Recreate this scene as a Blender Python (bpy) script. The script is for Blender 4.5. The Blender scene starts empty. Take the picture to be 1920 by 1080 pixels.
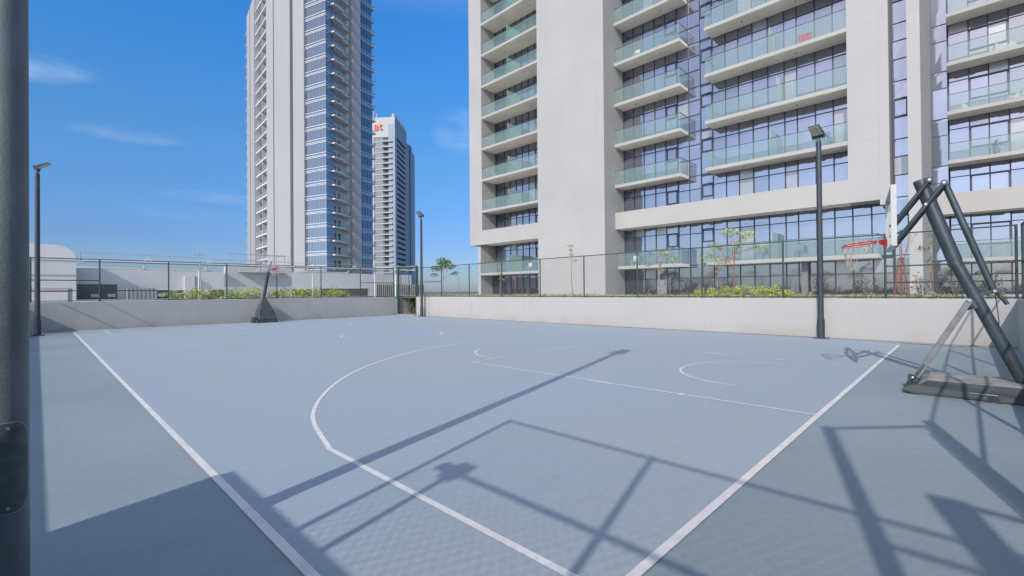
import bpy, math, random
from mathutils import Vector, Matrix
random.seed(7)
sc = bpy.context.scene
col = sc.collection
R = math.radians
# ------------------------------------------------------------------ camera
F = 869.4
cam_d = bpy.data.cameras.new("camera"); cam = bpy.data.objects.new("camera", cam_d); col.objects.link(cam)
cam_d.sensor_width = 36.0; cam_d.lens = F / 1920 * 36.0
cam_d.clip_start = 0.05; cam_d.clip_end = 9000
ya, pa, ra = R(45.67), R(0.41), R(-0.47)
fw = Vector((math.sin(ya) * math.cos(pa), math.cos(ya) * math.cos(pa), math.sin(pa)))
rt = Vector((math.cos(ya), -math.sin(ya), 0)); up = rt.cross(fw)
rt2 = rt * math.cos(ra) + up * math.sin(ra); up2 = -rt * math.sin(ra) + up * math.cos(ra)
M = Matrix((rt2, up2, -fw)).transposed().to_4x4(); M.translation = Vector((0, 0, 1.55))
cam.matrix_world = M
sc.camera = cam
# ------------------------------------------------------------------ light
SUN_EL = 32.0
LD = Vector((0.963 * math.cos(R(SUN_EL)), 0.268 * math.cos(R(SUN_EL)), -math.sin(R(SUN_EL)))).normalized()
sun_d = bpy.data.lights.new("sun", 'SUN'); sun = bpy.data.objects.new("sun", sun_d); col.objects.link(sun)
sun_d.energy = 2.0; sun_d.angle = R(0.5); sun_d.color = (1.0, 0.94, 0.85)
sun.rotation_euler = LD.to_track_quat('-Z', 'Y').to_euler()
sun.location = (-20, -6, 30)
w = bpy.data.worlds.new("World"); sc.world = w; w.use_nodes = True
nt = w.node_tree; N = nt.nodes; L = nt.links
for n in list(N): N.remove(n)
out = N.new('ShaderNodeOutputWorld'); bg = N.new('ShaderNodeBackground')
sky = N.new('ShaderNodeTexSky'); sky.sky_type = 'NISHITA'; sky.sun_disc = False
sky.sun_elevation = R(SUN_EL)
sky.sun_rotation = math.atan2(-LD.x, -LD.y)      # clockwise from +Y
sky.altitude = 0; sky.air_density = 1.0; sky.dust_density = 0.6; sky.ozone_density = 1.6
bg.inputs[1].default_value = 0.15
tc = N.new('ShaderNodeTexCoord')
def vm(op, a, b=None):
    n = N.new('ShaderNodeVectorMath'); n.operation = op
    for i, v in enumerate((a, b)):
        if v is None: continue
        if isinstance(v, (tuple, Vector)): n.inputs[i].default_value = tuple(v)
        else: L.new(v, n.inputs[i])
    return n.outputs['Value'] if op == 'DOT_PRODUCT' else n.outputs['Vector']
def mm(op, a, b=None, clamp=False):
    n = N.new('ShaderNodeMath'); n.operation = op; n.use_clamp = clamp
    for i, v in enumerate((a, b)):
        if v is None: continue
        if isinstance(v, (int, float)): n.inputs[i].default_value = v
        else: L.new(v, n.inputs[i])
    return n.outputs[0]
def dirof(px, py):
    return (fw + rt2 * ((px - 960) / F) + up2 * ((540 - py) / F)).normalized()
noi = N.new('ShaderNodeTexNoise'); noi.inputs['Scale'].default_value = 9; noi.inputs['Detail'].default_value = 7
mp = N.new('ShaderNodeMapping'); mp.inputs['Scale'].default_value = (1, 1, 3.5)
L.new(tc.outputs['Generated'], mp.inputs['Vector']); L.new(mp.outputs[0], noi.inputs['Vector'])
acc = None
for (px, py, ww, hh, k, tilt) in [(90, 130, .065, .022, .60, 10), (245, 253, .085, .014, .28, 2), (870, 245, .07, .05, .45, 10), (400, 370, .09, .012, .16, 0), (340, 400, .09, .014, .12, 0)]:
    d0 = dirof(px, py); r0 = Vector((d0.y, -d0.x, 0)).normalized(); u0 = r0.cross(d0)
    t = R(tilt); r1 = r0 * math.cos(t) + u0 * math.sin(t); u1 = -r0 * math.sin(t) + u0 * math.cos(t)
    aa = mm('DIVIDE', vm('DOT_PRODUCT', tc.outputs['Generated'], r1), ww)
    bb = mm('DIVIDE', vm('DOT_PRODUCT', tc.outputs['Generated'], u1), hh)
    q = mm('SUBTRACT', 1.0, mm('ADD', mm('MULTIPLY', aa, aa), mm('MULTIPLY', bb, bb)), clamp=True)
    f = mm('GREATER_THAN', vm('DOT_PRODUCT', tc.outputs['Generated'], d0), 0.0)
    q = mm('MULTIPLY', mm('MULTIPLY', q, f), k)
    acc = q if acc is None else mm('ADD', acc, q)
cl = mm('MULTIPLY', acc, mm('MULTIPLY', mm('SUBTRACT', noi.outputs['Fac'], 0.30), 2.2, clamp=True), clamp=True)
# deep clear-sky blue away from the sun, softer towards it
ramp = N.new('ShaderNodeValToRGB'); sx = N.new('ShaderNodeSeparateXYZ'); L.new(tc.outputs['Generated'], sx.inputs[0]); L.new(sx.outputs[2], ramp.inputs[0])
cr = ramp.color_ramp; cr.elements[0].position = 0.0; cr.elements[0].color = (.235, .285, .44, 1)
cr.elements[1].position = 1.0; cr.elements[1].color = (1.1, 1.0, .92, 1)
for p_, c_ in ((.10, (.195, .29, .48)), (.27, (.215, .42, .60)), (.50, (.155, .54, .88))):
    q = cr.elements.new(p_); q.color = (*c_, 1)
wgt = mm('MULTIPLY', vm('DOT_PRODUCT', tc.outputs['Generated'], Vector((LD.x, LD.y, 0)).normalized()), 6.0, clamp=True)
wgt = mm('MULTIPLY', wgt, mm('SUBTRACT', 1.0, mm('MULTIPLY', mm('SUBTRACT', sx.outputs[2], .5), 3.0, clamp=True)))
r2 = N.new('ShaderNodeValToRGB'); L.new(sx.outputs[2], r2.inputs[0]); r2.color_ramp.elements[0].color = (.52, .68, 1.05, 1); q = r2.color_ramp.elements.new(.10); q.color = (.84, .88, .98, 1); r2.color_ramp.elements[-1].color = (1.18, 1.02, .90, 1); r2.color_ramp.elements[-1].position = .35
tn = N.new('ShaderNodeMix'); tn.data_type = 'RGBA'; L.new(wgt, tn.inputs['Factor']); L.new(r2.outputs[0], tn.inputs[6]); L.new(ramp.outputs[0], tn.inputs[7])
hs = N.new('ShaderNodeMix'); hs.data_type = 'RGBA'; hs.blend_type = 'MULTIPLY'; hs.inputs['Factor'].default_value = 1
L.new(sky.outputs[0], hs.inputs[6]); L.new(tn.outputs[2], hs.inputs[7])
mx = N.new('ShaderNodeMix'); mx.data_type = 'RGBA'
L.new(cl, mx.inputs['Factor']); L.new(hs.outputs[2], mx.inputs[6]); mx.inputs[7].default_value = (2.3, 2.9, 3.8, 1)
L.new(mx.outputs[2], bg.inputs[0]); L.new(bg.outputs[0], out.inputs[0])
sc.view_settings.view_transform = 'Standard'; sc.view_settings.look = 'None'
sc.view_settings.exposure = 0.84; sc.view_settings.gamma = 1.0
sc.cycles.max_bounces = 8; sc.cycles.transparent_max_bounces = 24

# ------------------------------------------------------------------ materials
def mat(name, colr, rough=0.6, metal=0.0, alpha=1.0, var=0.0, vscale=1.5, bump=0.0, bscale=30, spec=0.5, vcol=None, trans=0.0, detail=4, vs2=None, stretch=None):
    m = bpy.data.materials.new(name); m.use_nodes = True
    t = m.node_tree; p = t.nodes['Principled BSDF']
    p.inputs['Base Color'].default_value = (*colr, 1); p.inputs['Roughness'].default_value = rough
    p.inputs['Metallic'].default_value = metal; p.inputs['Alpha'].default_value = alpha
    p.inputs['Specular IOR Level'].default_value = spec
    if trans: p.inputs['Transmission Weight'].default_value = trans
    c = t.nodes.new('ShaderNodeTexCoord')
    if var > 0:
        n = t.nodes.new('ShaderNodeTexNoise'); n.inputs['Scale'].default_value = vscale; n.inputs['Detail'].default_value = detail
        src = c.outputs['Object']
        if stretch:
            mpp = t.nodes.new('ShaderNodeMapping'); mpp.inputs['Scale'].default_value = stretch
            t.links.new(src, mpp.inputs['Vector']); src = mpp.outputs[0]
        t.links.new(src, n.inputs['Vector'])
        x = t.nodes.new('ShaderNodeMix'); x.data_type = 'RGBA'
        lo = vcol or tuple(v * (1 - var) for v in colr)
        x.inputs[6].default_value = (*lo, 1); x.inputs[7].default_value = (*[min(1, v * (1 + var * .5)) for v in colr], 1)
        rp = t.nodes.new('ShaderNodeMapRange'); rp.inputs['From Min'].default_value = .33; rp.inputs['From Max'].default_value = .67
        t.links.new(n.outputs['Fac'], rp.inputs['Value']); t.links.new(rp.outputs[0], x.inputs['Factor'])
        last = x.outputs[2]
        if vs2:
            n2 = t.nodes.new('ShaderNodeTexNoise'); n2.inputs['Scale'].default_value = vs2; n2.inputs['Detail'].default_value = 6
            t.links.new(c.outputs['Object'], n2.inputs['Vector'])
            x2 = t.nodes.new('ShaderNodeMix'); x2.data_type = 'RGBA'; x2.blend_type = 'MULTIPLY'; x2.inputs['Factor'].default_value = 1
            r2 = t.nodes.new('ShaderNodeMapRange'); r2.inputs['From Min'].default_value = .3; r2.inputs['From Max'].default_value = .7
            r2.inputs['To Min'].default_value = .95; r2.inputs['To Max'].default_value = 1.03
            t.links.new(n2.outputs['Fac'], r2.inputs['Value'])
            cc = t.nodes.new('ShaderNodeCombineColor')
            for i in range(3): t.links.new(r2.outputs[0], cc.inputs[i])
            t.links.new(last, x2.inputs[6]); t.links.new(cc.outputs[0], x2.inputs[7]); last = x2.outputs[2]
        t.links.new(last, p.inputs['Base Color'])
    if bump > 0:
        n = t.nodes.new('ShaderNodeTexNoise'); n.inputs['Scale'].default_value = bscale; n.inputs['Detail'].default_value = 5
        t.links.new(c.outputs['Object'], n.inputs['Vector'])
        b = t.nodes.new('ShaderNodeBump'); b.inputs['Strength'].default_value = bump; b.inputs['Distance'].default_value = .01
        t.links.new(n.outputs['Fac'], b.inputs['Height']); t.links.new(b.outputs[0], p.inputs['Normal'])
    return m
def jointed(name, colr, sx, sz, dark=.9, rough=.7):
    """painted cladding with faint joints at sx by sz metres"""
    m = mat(name, colr, rough, var=.05, vscale=.25, detail=5); t = m.node_tree; p = t.nodes['Principled BSDF']
    src = p.inputs['Base Color'].links[0].from_socket
    c = t.nodes.new('ShaderNodeTexCoord'); s = t.nodes.new('ShaderNodeSeparateXYZ'); t.links.new(c.outputs['Object'], s.inputs[0])
    def line(sock, per, wd):
        a = t.nodes.new('ShaderNodeMath'); a.operation = 'PINGPONG'; t.links.new(sock, a.inputs[0]); a.inputs[1].default_value = per / 2
        b = t.nodes.new('ShaderNodeMath'); b.operation = 'LESS_THAN'; t.links.new(a.outputs[0], b.inputs[0]); b.inputs[1].default_value = wd
        return b.outputs[0]
    a = t.nodes.new('ShaderNodeMath'); a.operation = 'MAXIMUM'
    t.links.new(line(s.outputs[2], sz, .012), a.inputs[0]); t.links.new(line(s.outputs[1], sx, .010), a.inputs[1])
    x = t.nodes.new('ShaderNodeMix'); x.data_type = 'RGBA'
    t.links.new(a.outputs[0], x.inputs['Factor']); t.links.new(src, x.inputs[6]); x.inputs[7].default_value = (*[v * dark for v in colr], 1)
    t.links.new(x.outputs[2], p.inputs['Base Color'])
    return m
def chainlink(name):
    m = bpy.data.materials.new(name); m.use_nodes = True; t = m.node_tree; p = t.nodes['Principled BSDF']
    p.inputs['Base Color'].default_value = (.07, .10, .10, 1); p.inputs['Roughness'].default_value = .5; p.inputs['Metallic'].default_value = .3
    uv = t.nodes.new('ShaderNodeUVMap'); s = t.nodes.new('ShaderNodeSeparateXYZ'); t.links.new(uv.outputs[0], s.inputs[0])
    def ln(op):
        a = t.nodes.new('ShaderNodeMath'); a.operation = op; t.links.new(s.outputs[0], a.inputs[0]); t.links.new(s.outputs[1], a.inputs[1])
        b = t.nodes.new('ShaderNodeMath'); b.operation = 'PINGPONG'; t.links.new(a.outputs[0], b.inputs[0]); b.inputs[1].default_value = .045
        d = t.nodes.new('ShaderNodeMath'); d.operation = 'LESS_THAN'; t.links.new(b.outputs[0], d.inputs[0]); d.inputs[1].default_value = .0030
        return d.outputs[0]
    a = t.nodes.new('ShaderNodeMath'); a.operation = 'MAXIMUM'; t.links.new(ln('ADD'), a.inputs[0]); t.links.new(ln('SUBTRACT'), a.inputs[1])
    t.links.new(a.outputs[0], p.inputs['Alpha'])
    return m
MT = {}
def grime(m, dark=.90, scale=1.0, stretch=(1, 5, 1), lo=.56, hi=.70, zdirt=None):
    t = m.node_tree; p = t.nodes['Principled BSDF']; src = p.inputs['Base Color'].links[0].from_socket
    c = t.nodes.new('ShaderNodeTexCoord'); mp_ = t.nodes.new('ShaderNodeMapping'); mp_.inputs['Scale'].default_value = stretch; mp_.inputs['Rotation'].default_value = (0, 0, .5 if zdirt is None else 0)
    t.links.new(c.outputs['Object'], mp_.inputs['Vector'])
    n = t.nodes.new('ShaderNodeTexNoise'); n.inputs['Scale'].default_value = scale; n.inputs['Detail'].default_value = 8; n.inputs['Roughness'].default_value = .65; t.links.new(mp_.outputs[0], n.inputs['Vector'])
    q = t.nodes.new('ShaderNodeMapRange'); q.inputs['From Min'].default_value = lo; q.inputs['From Max'].default_value = hi; q.inputs['To Max'].default_value = 1 - dark; t.links.new(n.outputs['Fac'], q.inputs['Value'])
    x = t.nodes.new('ShaderNodeMix'); x.data_type = 'RGBA'; t.links.new(q.outputs[0], x.inputs['Factor']); t.links.new(src, x.inputs[6]); x.inputs[7].default_value = (.05, .055, .06, 1); last = x.outputs[2]
    if zdirt:
        s_ = t.nodes.new('ShaderNodeSeparateXYZ'); t.links.new(c.outputs['Object'], s_.inputs[0])
        z_ = t.nodes.new('ShaderNodeMapRange'); z_.inputs['From Min'].default_value = zdirt[0]; z_.inputs['From Max'].default_value = zdirt[1]; z_.inputs['To Min'].default_value = 1; z_.inputs['To Max'].default_value = 0; t.links.new(s_.outputs[2], z_.inputs['Value'])
        n3 = t.nodes.new('ShaderNodeTexNoise'); n3.inputs['Scale'].default_value = .9; n3.inputs['Detail'].default_value = 7; t.links.new(c.outputs['Object'], n3.inputs['Vector'])
        a_ = t.nodes.new('ShaderNodeMapRange'); a_.inputs['From Min'].default_value = .42; a_.inputs['From Max'].default_value = .68; t.links.new(n3.outputs['Fac'], a_.inputs['Value'])
        b_ = t.nodes.new('ShaderNodeMath'); b_.operation = 'MULTIPLY'; t.links.new(z_.outputs[0], b_.inputs[0]); t.links.new(a_.outputs[0], b_.inputs[1])
        d_ = t.nodes.new('ShaderNodeMath'); d_.operation = 'MULTIPLY'; t.links.new(b_.outputs[0], d_.inputs[0]); d_.inputs[1].default_value = .55
        y_ = t.nodes.new('ShaderNodeMix'); y_.data_type = 'RGBA'; t.links.new(d_.outputs[0], y_.inputs['Factor']); t.links.new(last, y_.inputs[6]); y_.inputs[7].default_value = (.30, .235, .20, 1); last = y_.outputs[2]
    t.links.new(last, p.inputs['Base Color']); return m
MT['court_out'] = grime(mat('court_surround', (.250, .305, .338), .75, var=.12, vscale=.22, bump=.25, bscale=120, vs2=16), .93, 1.1)
MT['court_in'] = grime(mat('court_acrylic', (.304, .364, .446), .72, var=.04, vscale=.17, bump=.25, bscale=120, vs2=16, vcol=(.322, .368, .395)), .94, 1.1)
MT['line'] = mat('court_line_paint', (.68, .655, .65), .7, var=.12, vscale=7, bump=.2, bscale=120)
MT['line_faint'] = mat('worn_line_paint', (.62, .66, .70), .7, var=.18, vscale=5, detail=6)
MT['wall'] = grime(mat('white_rendered_wall', (.355, .350, .350), .8, var=.04, vscale=.25, bump=.15, bscale=40), .90, 1.6, (1, 1, .12), .52, .75, zdirt=(.0, .45))
MT['gutter'] = mat('gutter_strip', (.20, .21, .21), .85, var=.3, vscale=3)
MT['soil'] = mat('planter_soil', (.23, .20, .15), .95, var=.3, vscale=.8, vs2=6)
MT['dust'] = mat('dry_sand_dust', (.40, .37, .33), .95, var=.2, vscale=9)
MT['grass'] = mat('ground_cover_leaf', (.36, .38, .16), .7, var=.4, vscale=1.2)
MT['bush'] = mat('yellow_green_leaf', (.48, .55, .09), .6, var=.4, vscale=2.0)
MT['bush2'] = mat('soft_green_leaf', (.38, .46, .10), .6, var=.4, vscale=2.0)
MT['leaf'] = mat('tree_leaf', (.10, .17, .04), .6, var=.4, vscale=2.5)
MT['leaf2'] = mat('pale_tree_leaf', (.36, .42, .12), .6, var=.4, vscale=2.5)
MT['twig'] = mat('dark_twig_leaf', (.055, .065, .055), .8, var=.4, vscale=3)
MT['brownhedge'] = mat('dry_hedge_leaf', (.10, .09, .045), .8, var=.5, vscale=4)
MT['bark'] = mat('bark', (.30, .26, .22), .9, var=.3, vscale=9)
MT['stake'] = mat('red_brown_stake', (.30, .11, .08), .8, var=.3, vscale=9)
MT['steel'] = mat('dark_grey_coated_steel', (.07, .08, .095), .45, metal=.1, var=.25, vscale=6, bump=.15, bscale=60)
MT['polesteel'] = mat('galvanised_dark_pole', (.14, .155, .16), .45, metal=.1, var=.35, vscale=5, bump=.2, bscale=90, stretch=(1, 1, .35))
MT['fence'] = mat('dark_green_fence_steel', (.035, .055, .055), .5, metal=.2)
MT['green'] = mat('green_gate_steel', (.035, .075, .062), .5)
MT['mesh'] = chainlink('chain_link_mesh')
MT['hatchrim'] = mat('scratched_rim', (.30, .32, .33), .4, metal=.5)
MT['hatch'] = mat('hatch_plate', (.085, .095, .10), .38, metal=.3, var=.3, vscale=14)
MT['bolt'] = mat('bolt_metal', (.45, .46, .47), .35, metal=.8)
MT['hoop'] = mat('slate_hoop_steel', (.045, .060, .072), .42, metal=.25, var=.3, vscale=5, bump=.15, bscale=50, vs2=30)
MT['strut'] = mat('grey_strut_cover', (.15, .16, .18), .6, var=.25, vscale=6)
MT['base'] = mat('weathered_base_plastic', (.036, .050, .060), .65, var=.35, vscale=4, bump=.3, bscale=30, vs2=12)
MT['basetop'] = mat('pale_base_tone', (.31, .305, .295), .85, var=.3, vscale=5, vs2=14)  # pale tone of the base top, also used for its painted highlight strip
MT['board'] = mat('white_backboard', (.42, .42, .43), .4, var=.06, vscale=3)
MT['boardframe'] = mat('backboard_edge', (.10, .12, .13), .5)
MT['boardclear'] = mat('clear_backboard', (.6, .68, .7), .1, alpha=.10)
MT['rim'] = mat('red_rim_paint', (.55, .035, .04), .4, var=.2, vscale=20)
MT['net'] = mat('net_cord', (.42, .36, .31), .9)
MT['cover'] = mat('grey_padded_cover', (.055, .065, .072), .7, var=.3, vscale=5, bump=.6, bscale=9)
MT['lens'] = mat('lamp_lens', (.52, .46, .36), .25, var=.2, vscale=30)
# buildings
MT['bwhite'] = grime(jointed('white_facade', (.345, .342, .342), 3.4, 3.37, .84), .95, .8, (1, 1, .05), .52, .75, zdirt=(1.0, 2.2))
MT['bwhite2'] = mat('white_facade_plain', (.350, .347, .344), .75, var=.06, vscale=.3)
MT['soffit'] = mat('slab_bounce_paint', (.88, .84, .72), .8, var=.06, vscale=.6)  # warm bright tone puts light bounced off the ground into the slab colour
MT['mullion'] = mat('dark_blue_mullion', (.035, .045, .075), .45, metal=.3)
def glass(name, c, r=.04, m=.85, bump=.0):
    return mat(name, c, r, metal=m, var=.05, vscale=.35, bump=bump, bscale=.5)
MT['g1'] = glass('coated_glass_blue', (.27, .285, .355)); MT['g2'] = glass('coated_glass_slate', (.245, .26, .31)); MT['g3'] = glass('coated_glass_violet', (.29, .29, .36)); MT['g4'] = glass('coated_glass_curtained', (.30, .31, .34), .25, .45)
MT['gd'] = glass('ground_floor_glass', (.17, .175, .20)); MT['gm'] = glass('lower_floor_glass', (.22, .24, .31))  # same glass darkened on the low floors to stand for dimmer reflections
MT['lampsteel'] = mat('near_black_lamp_steel', (.035, .042, .055), .5, metal=.1, var=.2, vscale=6)
MT['bal'] = mat('balustrade_glass', (.20, .32, .32), .08, alpha=.24, spec=.8)
MT['bal2'] = mat('divider_glass', (.34, .48, .44), .2, alpha=.75)
MT['tglass'] = glass('tower_glass_blue', (.20, .235, .30), .10, .7); MT['tglassd'] = glass('tower_glass_deep', (.20, .26, .33), .10, .6)
MT['twhite'] = mat('tower_white', (.315, .315, .335), .75, var=.05, vscale=.05); MT['tline'] = mat('tower_spandrel_line', (.62, .64, .68), .6)
MT['tgrey'] = mat('tower_groove_grey', (.33, .33, .35), .8); MT['tpale'] = mat('tower_recess_wall', (.66, .68, .66), .8)
MT['tdark'] = mat('tower_dark_window', (.10, .11, .12), .2, metal=.3)
MT['t2white'] = mat('far_tower_white', (.40, .41, .43), .8); MT['t2grey'] = mat('far_tower_grey', (.19, .21, .24), .6, var=.1, vscale=.1)
MT['t2slot'] = mat('far_tower_slot', (.035, .05, .065), .5); MT['t2blue'] = mat('far_tower_bluegrey', (.23, .28, .35), .6)
MT['tslab'] = mat('tower_slab_white', (.58, .58, .59), .75)
MT['redsign'] = mat('red_sign', (.75, .10, .08), .5)
MT['bgwall'] = mat('low_building_white', (.56, .56, .58), .85, var=.05, vscale=.3); MT['louver'] = mat('dark_opening', (.09, .095, .09), .7)
MT['slat'] = mat('grey_slats', (.33, .34, .33), .7, var=.2, vscale=2); MT['whitepaint'] = mat('white_painted_steel', (.66, .66, .66), .5)
MT['darkbeam'] = mat('canopy_shade_fabric', (.24, .25, .24), .8); MT['towel'] = mat('red_towel', (.62, .05, .09), .9)
MT['cloth'] = mat('pale_cloth', (.62, .68, .66), .9); MT['greyfurn'] = mat('grey_furniture', (.14, .16, .18), .7)
MT['sand'] = mat('desert_sand', (.19, .20, .21), .95, var=.15, vscale=.01); MT['paving'] = mat('light_paving', (.46, .45, .43), .9, var=.1, vscale=.8)

# ------------------------------------------------------------------ mesh helpers
class MB:
    def __init__(s): s.v = []; s.f = []; s.m = []; s.uv = {}; s.mats = []
    def mi(s, m):
        if m not in s.mats: s.mats.append(m)
        return s.mats.index(m)
    def face(s, pts, m, uv=None):
        b = len(s.v); s.v += [tuple(p) for p in pts]; s.f.append(list(range(b, b + len(pts)))); s.m.append(s.mi(m))
        if uv: s.uv[len(s.f) - 1] = uv
    def hexa(s, p, m):      # p: 8 points bottom 0-3 ccw, top 4-7
        b = len(s.v); s.v += [tuple(q) for q in p]; k = s.mi(m)
        for f in ((3, 2, 1, 0), (4, 5, 6, 7), (0, 1, 5, 4), (1, 2, 6, 5), (2, 3, 7, 6), (3, 0, 4, 7)):
            s.f.append([b + i for i in f]); s.m.append(k)
    def box(s, x0, x1, y0, y1, z0, z1, m):
        x0, x1 = sorted((x0, x1)); y0, y1 = sorted((y0, y1)); z0, z1 = sorted((z0, z1))
        s.hexa([(x0, y0, z0), (x1, y0, z0), (x1, y1, z0), (x0, y1, z0), (x0, y0, z1), (x1, y0, z1), (x1, y1, z1), (x0, y1, z1)], m)
    def fbox(s, fr, s0, s1, n0, n1, z0, z1, m):   # box in a facade frame (along, outward, up)
        P, a, n = fr
        q = lambda u, w_, z: (P[0] + a[0] * u + n[0] * w_, P[1] + a[1] * u + n[1] * w_, z)
        s.hexa([q(s0, n0, z0), q(s1, n0, z0), q(s1, n1, z0), q(s0, n1, z0), q(s0, n0, z1), q(s1, n0, z1), q(s1, n1, z1), q(s0, n1, z1)], m)
    def bar(s, a, b, wd, hd, m, up_=(0, 0, 1)):   # rectangular bar
        a = Vector(a); b = Vector(b); d = (b - a).normalized(); u = Vector(up_)
        if abs(d.dot(u)) > .98: u = Vector((1, 0, 0))
        r_ = d.cross(u).normalized(); u = r_.cross(d)
        o = [(-1, -1), (1, -1), (1, 1), (-1, 1)]
        s.hexa([a + r_ * i * wd / 2 + u * j * hd / 2 for i, j in o] + [b + r_ * i * wd / 2 + u * j * hd / 2 for i, j in o], m)
    def tube(s, pts, rads, m, n=10, cap=True):
        pts = [Vector(p) for p in pts]
        if not isinstance(rads, (list, tuple)): rads = [rads] * len(pts)
        b = len(s.v); k = s.mi(m); prev = None
        for i, p in enumerate(pts):
            d = (pts[min(i + 1, len(pts) - 1)] - pts[max(i - 1, 0)]).normalized()
            u = Vector((0, 0, 1)) if abs(d.z) < .95 else Vector((1, 0, 0))
            if prev is not None and abs(prev.dot(d)) < .95: u = prev
            r_ = d.cross(u).normalized(); u = r_.cross(d); prev = u
            for j in range(n):
                t = 2 * math.pi * j / n
                s.v.append(tuple(p + (r_ * math.cos(t) + u * math.sin(t)) * rads[i]))
        for i in range(len(pts) - 1):
            for j in range(n):
                s.f.append([b + i * n + j, b + i * n + (j + 1) % n, b + (i + 1) * n + (j + 1) % n, b + (i + 1) * n + j]); s.m.append(k)
        if cap:
            s.f.append([b + j for j in range(n)][::-1]); s.m.append(k)
            s.f.append([b + (len(pts) - 1) * n + j for j in range(n)]); s.m.append(k)
    def ring(s, c, rad, r, m, tilt=0, n=28, k=6, nrm=None):
        pts = []
        for i in range(n + 1):
            t = 2 * math.pi * i / n
            pts.append(Vector(c) + Vector((rad * math.cos(t), rad * math.sin(t), tilt * rad * math.sin(t))))
        s.tube(pts, r, m, k, cap=False)
    def build(s, name, parent=None, smooth=False, bevel=0):
        me = bpy.data.meshes.new(name); me.from_pydata(s.v, [], s.f); me.update()
        for m in s.mats: me.materials.append(MT[m])
        me.polygons.foreach_set('material_index', s.m)
        if s.uv:
            ul = me.uv_layers.new(name='UVMap')
            for fi, uv in s.uv.items():
                for li, c in zip(me.polygons[fi].loop_indices, uv): ul.data[li].uv = c
        if smooth: me.polygons.foreach_set('use_smooth', [True] * len(me.polygons))
        o = bpy.data.objects.new(name, me); col.objects.link(o)
        if smooth:
            try:
                md = o.modifiers.new('edge', 'EDGE_SPLIT'); md.split_angle = R(40)
            except Exception: pass
        if bevel:
            b = o.modifiers.new('bevel', 'BEVEL'); b.width = bevel; b.segments = 2; b.limit_method = 'ANGLE'; b.angle_limit = R(50)
        if parent:
            o.parent = parent; o.location = -WORLD.get(parent.name, Vector((0, 0, 0)))
        return o
WORLD = {}
def empty(name, loc, label, cat, group=None):
    o = bpy.data.objects.new(name, None); col.objects.link(o); o.location = loc; o.empty_display_size = .3
    WORLD[o.name] = Vector(loc)
    return tag(o, label, cat, group)
def tag(o, label=None, cat=None, group=None, kind=None):
    if label: o['label'] = label
    if cat: o['category'] = cat
    if group: o['group'] = group
    if kind: o['kind'] = kind
    return o
def copy_tree(o, parent=None, dz=0.0, dv=None):
    c = o.copy(); col.objects.link(c); c.parent = parent
    if dv is not None: c.location = c.location + Vector(dv)
    elif dz: c.location.z += dz
    for ch in list(o.children):
        copy_tree(ch, c)
    return c
def part(mb, name, parent, **k): return mb.build(name, parent, **k)

# ------------------------------------------------------------------ ground, court
HW = 1.25; WX = 17.4; WY = 27.9; EY = -0.95; LX = -1.87
m = MB(); m.box(LX, WX + .2, EY, WY, -.4, 0, 'court_out'); tag(m.build('court_surround_floor'), kind='structure')
m = MB(); m.face([(1.05, 1.3, .004), (16.8, 1.3, .004), (16.8, WY - .45, .004), (1.05, WY - .45, .004)], 'court_in'); tag(m.build('court_floor'), kind='structure')
m = MB(); m.box(WX - .17, WX, EY, 25.8, 0.001, .012, 'gutter'); m.box(LX, WX - .17, WY - .16, WY, .001, .012, 'gutter'); tag(m.build('gutter'), kind='structure')
m = MB()
def seg(a, b, wd, mt, z=.008):
    a = Vector(a); b = Vector(b); d = (b - a).normalized(); n = Vector((-d.y, d.x)) * wd / 2
    m.face([(a.x - n.x, a.y - n.y, z), (b.x - n.x, b.y - n.y, z), (b.x + n.x, b.y + n.y, z), (a.x + n.x, a.y + n.y, z)], mt)
def arc(c, r, a0, a1, wd, mt, z=.008, n=64):
    for i in range(n):
        t0 = a0 + (a1 - a0) * i / n; t1 = a0 + (a1 - a0) * (i + 1) / n
        m.face([(c[0] + q * math.cos(t), c[1] + q * math.sin(t), z) for q, t in ((r - wd / 2, t0), (r + wd / 2, t0), (r + wd / 2, t1), (r - wd / 2, t1))], mt)
W = .062
seg((1.05, 1.3 - W / 2), (1.05, 26.3), W, 'line'); seg((1.05 + W / 2, 1.3), (16.3, 1.3), W, 'line', .0082)
seg((16.8, 1.6), (16.8, 26.5), .05, 'line_faint', .0084)
CX = 9.08
seg((2.02, 1.3), (2.02, 4.53), .055, 'line'); seg((16.2, 1.4), (16.2, 4.5), .035, 'line_faint')
K3 = [(2.025, 4.52), (2.42, 5.88), (3.17, 7.18), (4.22, 8.44), (5.40, 9.42), (6.72, 10.18), (7.9, 10.60), (CX, 10.74)]
K3 = [(1.9, 3.2)] + K3 + [(10.3, 10.62)]; P3 = []
for i in range(1, len(K3) - 2):
    for q in range(8):
        t_ = q / 8; p0, p1, p2, p3 = K3[i - 1:i + 3]
        if i == 1: p0 = (1.85, 3.75)
        P3.append(tuple(.5 * (2 * b_ + (c_ - a_) * t_ + (2 * a_ - 5 * b_ + 4 * c_ - d_) * t_ ** 2 + (3 * b_ - a_ - 3 * c_ + d_) * t_ ** 3) for a_, b_, c_, d_ in zip(p0, p1, p2, p3)))
P3.append((CX, 10.74))
def ribbon(pts, wd, mt, z=.008):
    V = [Vector(p) for p in pts]; N_ = []
    for i in range(len(V)):
        d = (V[min(i + 1, len(V) - 1)] - V[max(i - 1, 0)]).normalized(); N_.append(Vector((-d.y, d.x)) * wd / 2)
    for i in range(len(V) - 1):
        m.face([(*(V[i] - N_[i]), z), (*(V[i + 1] - N_[i + 1]), z), (*(V[i + 1] + N_[i + 1]), z), (*(V[i] + N_[i]), z)], mt)
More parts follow.
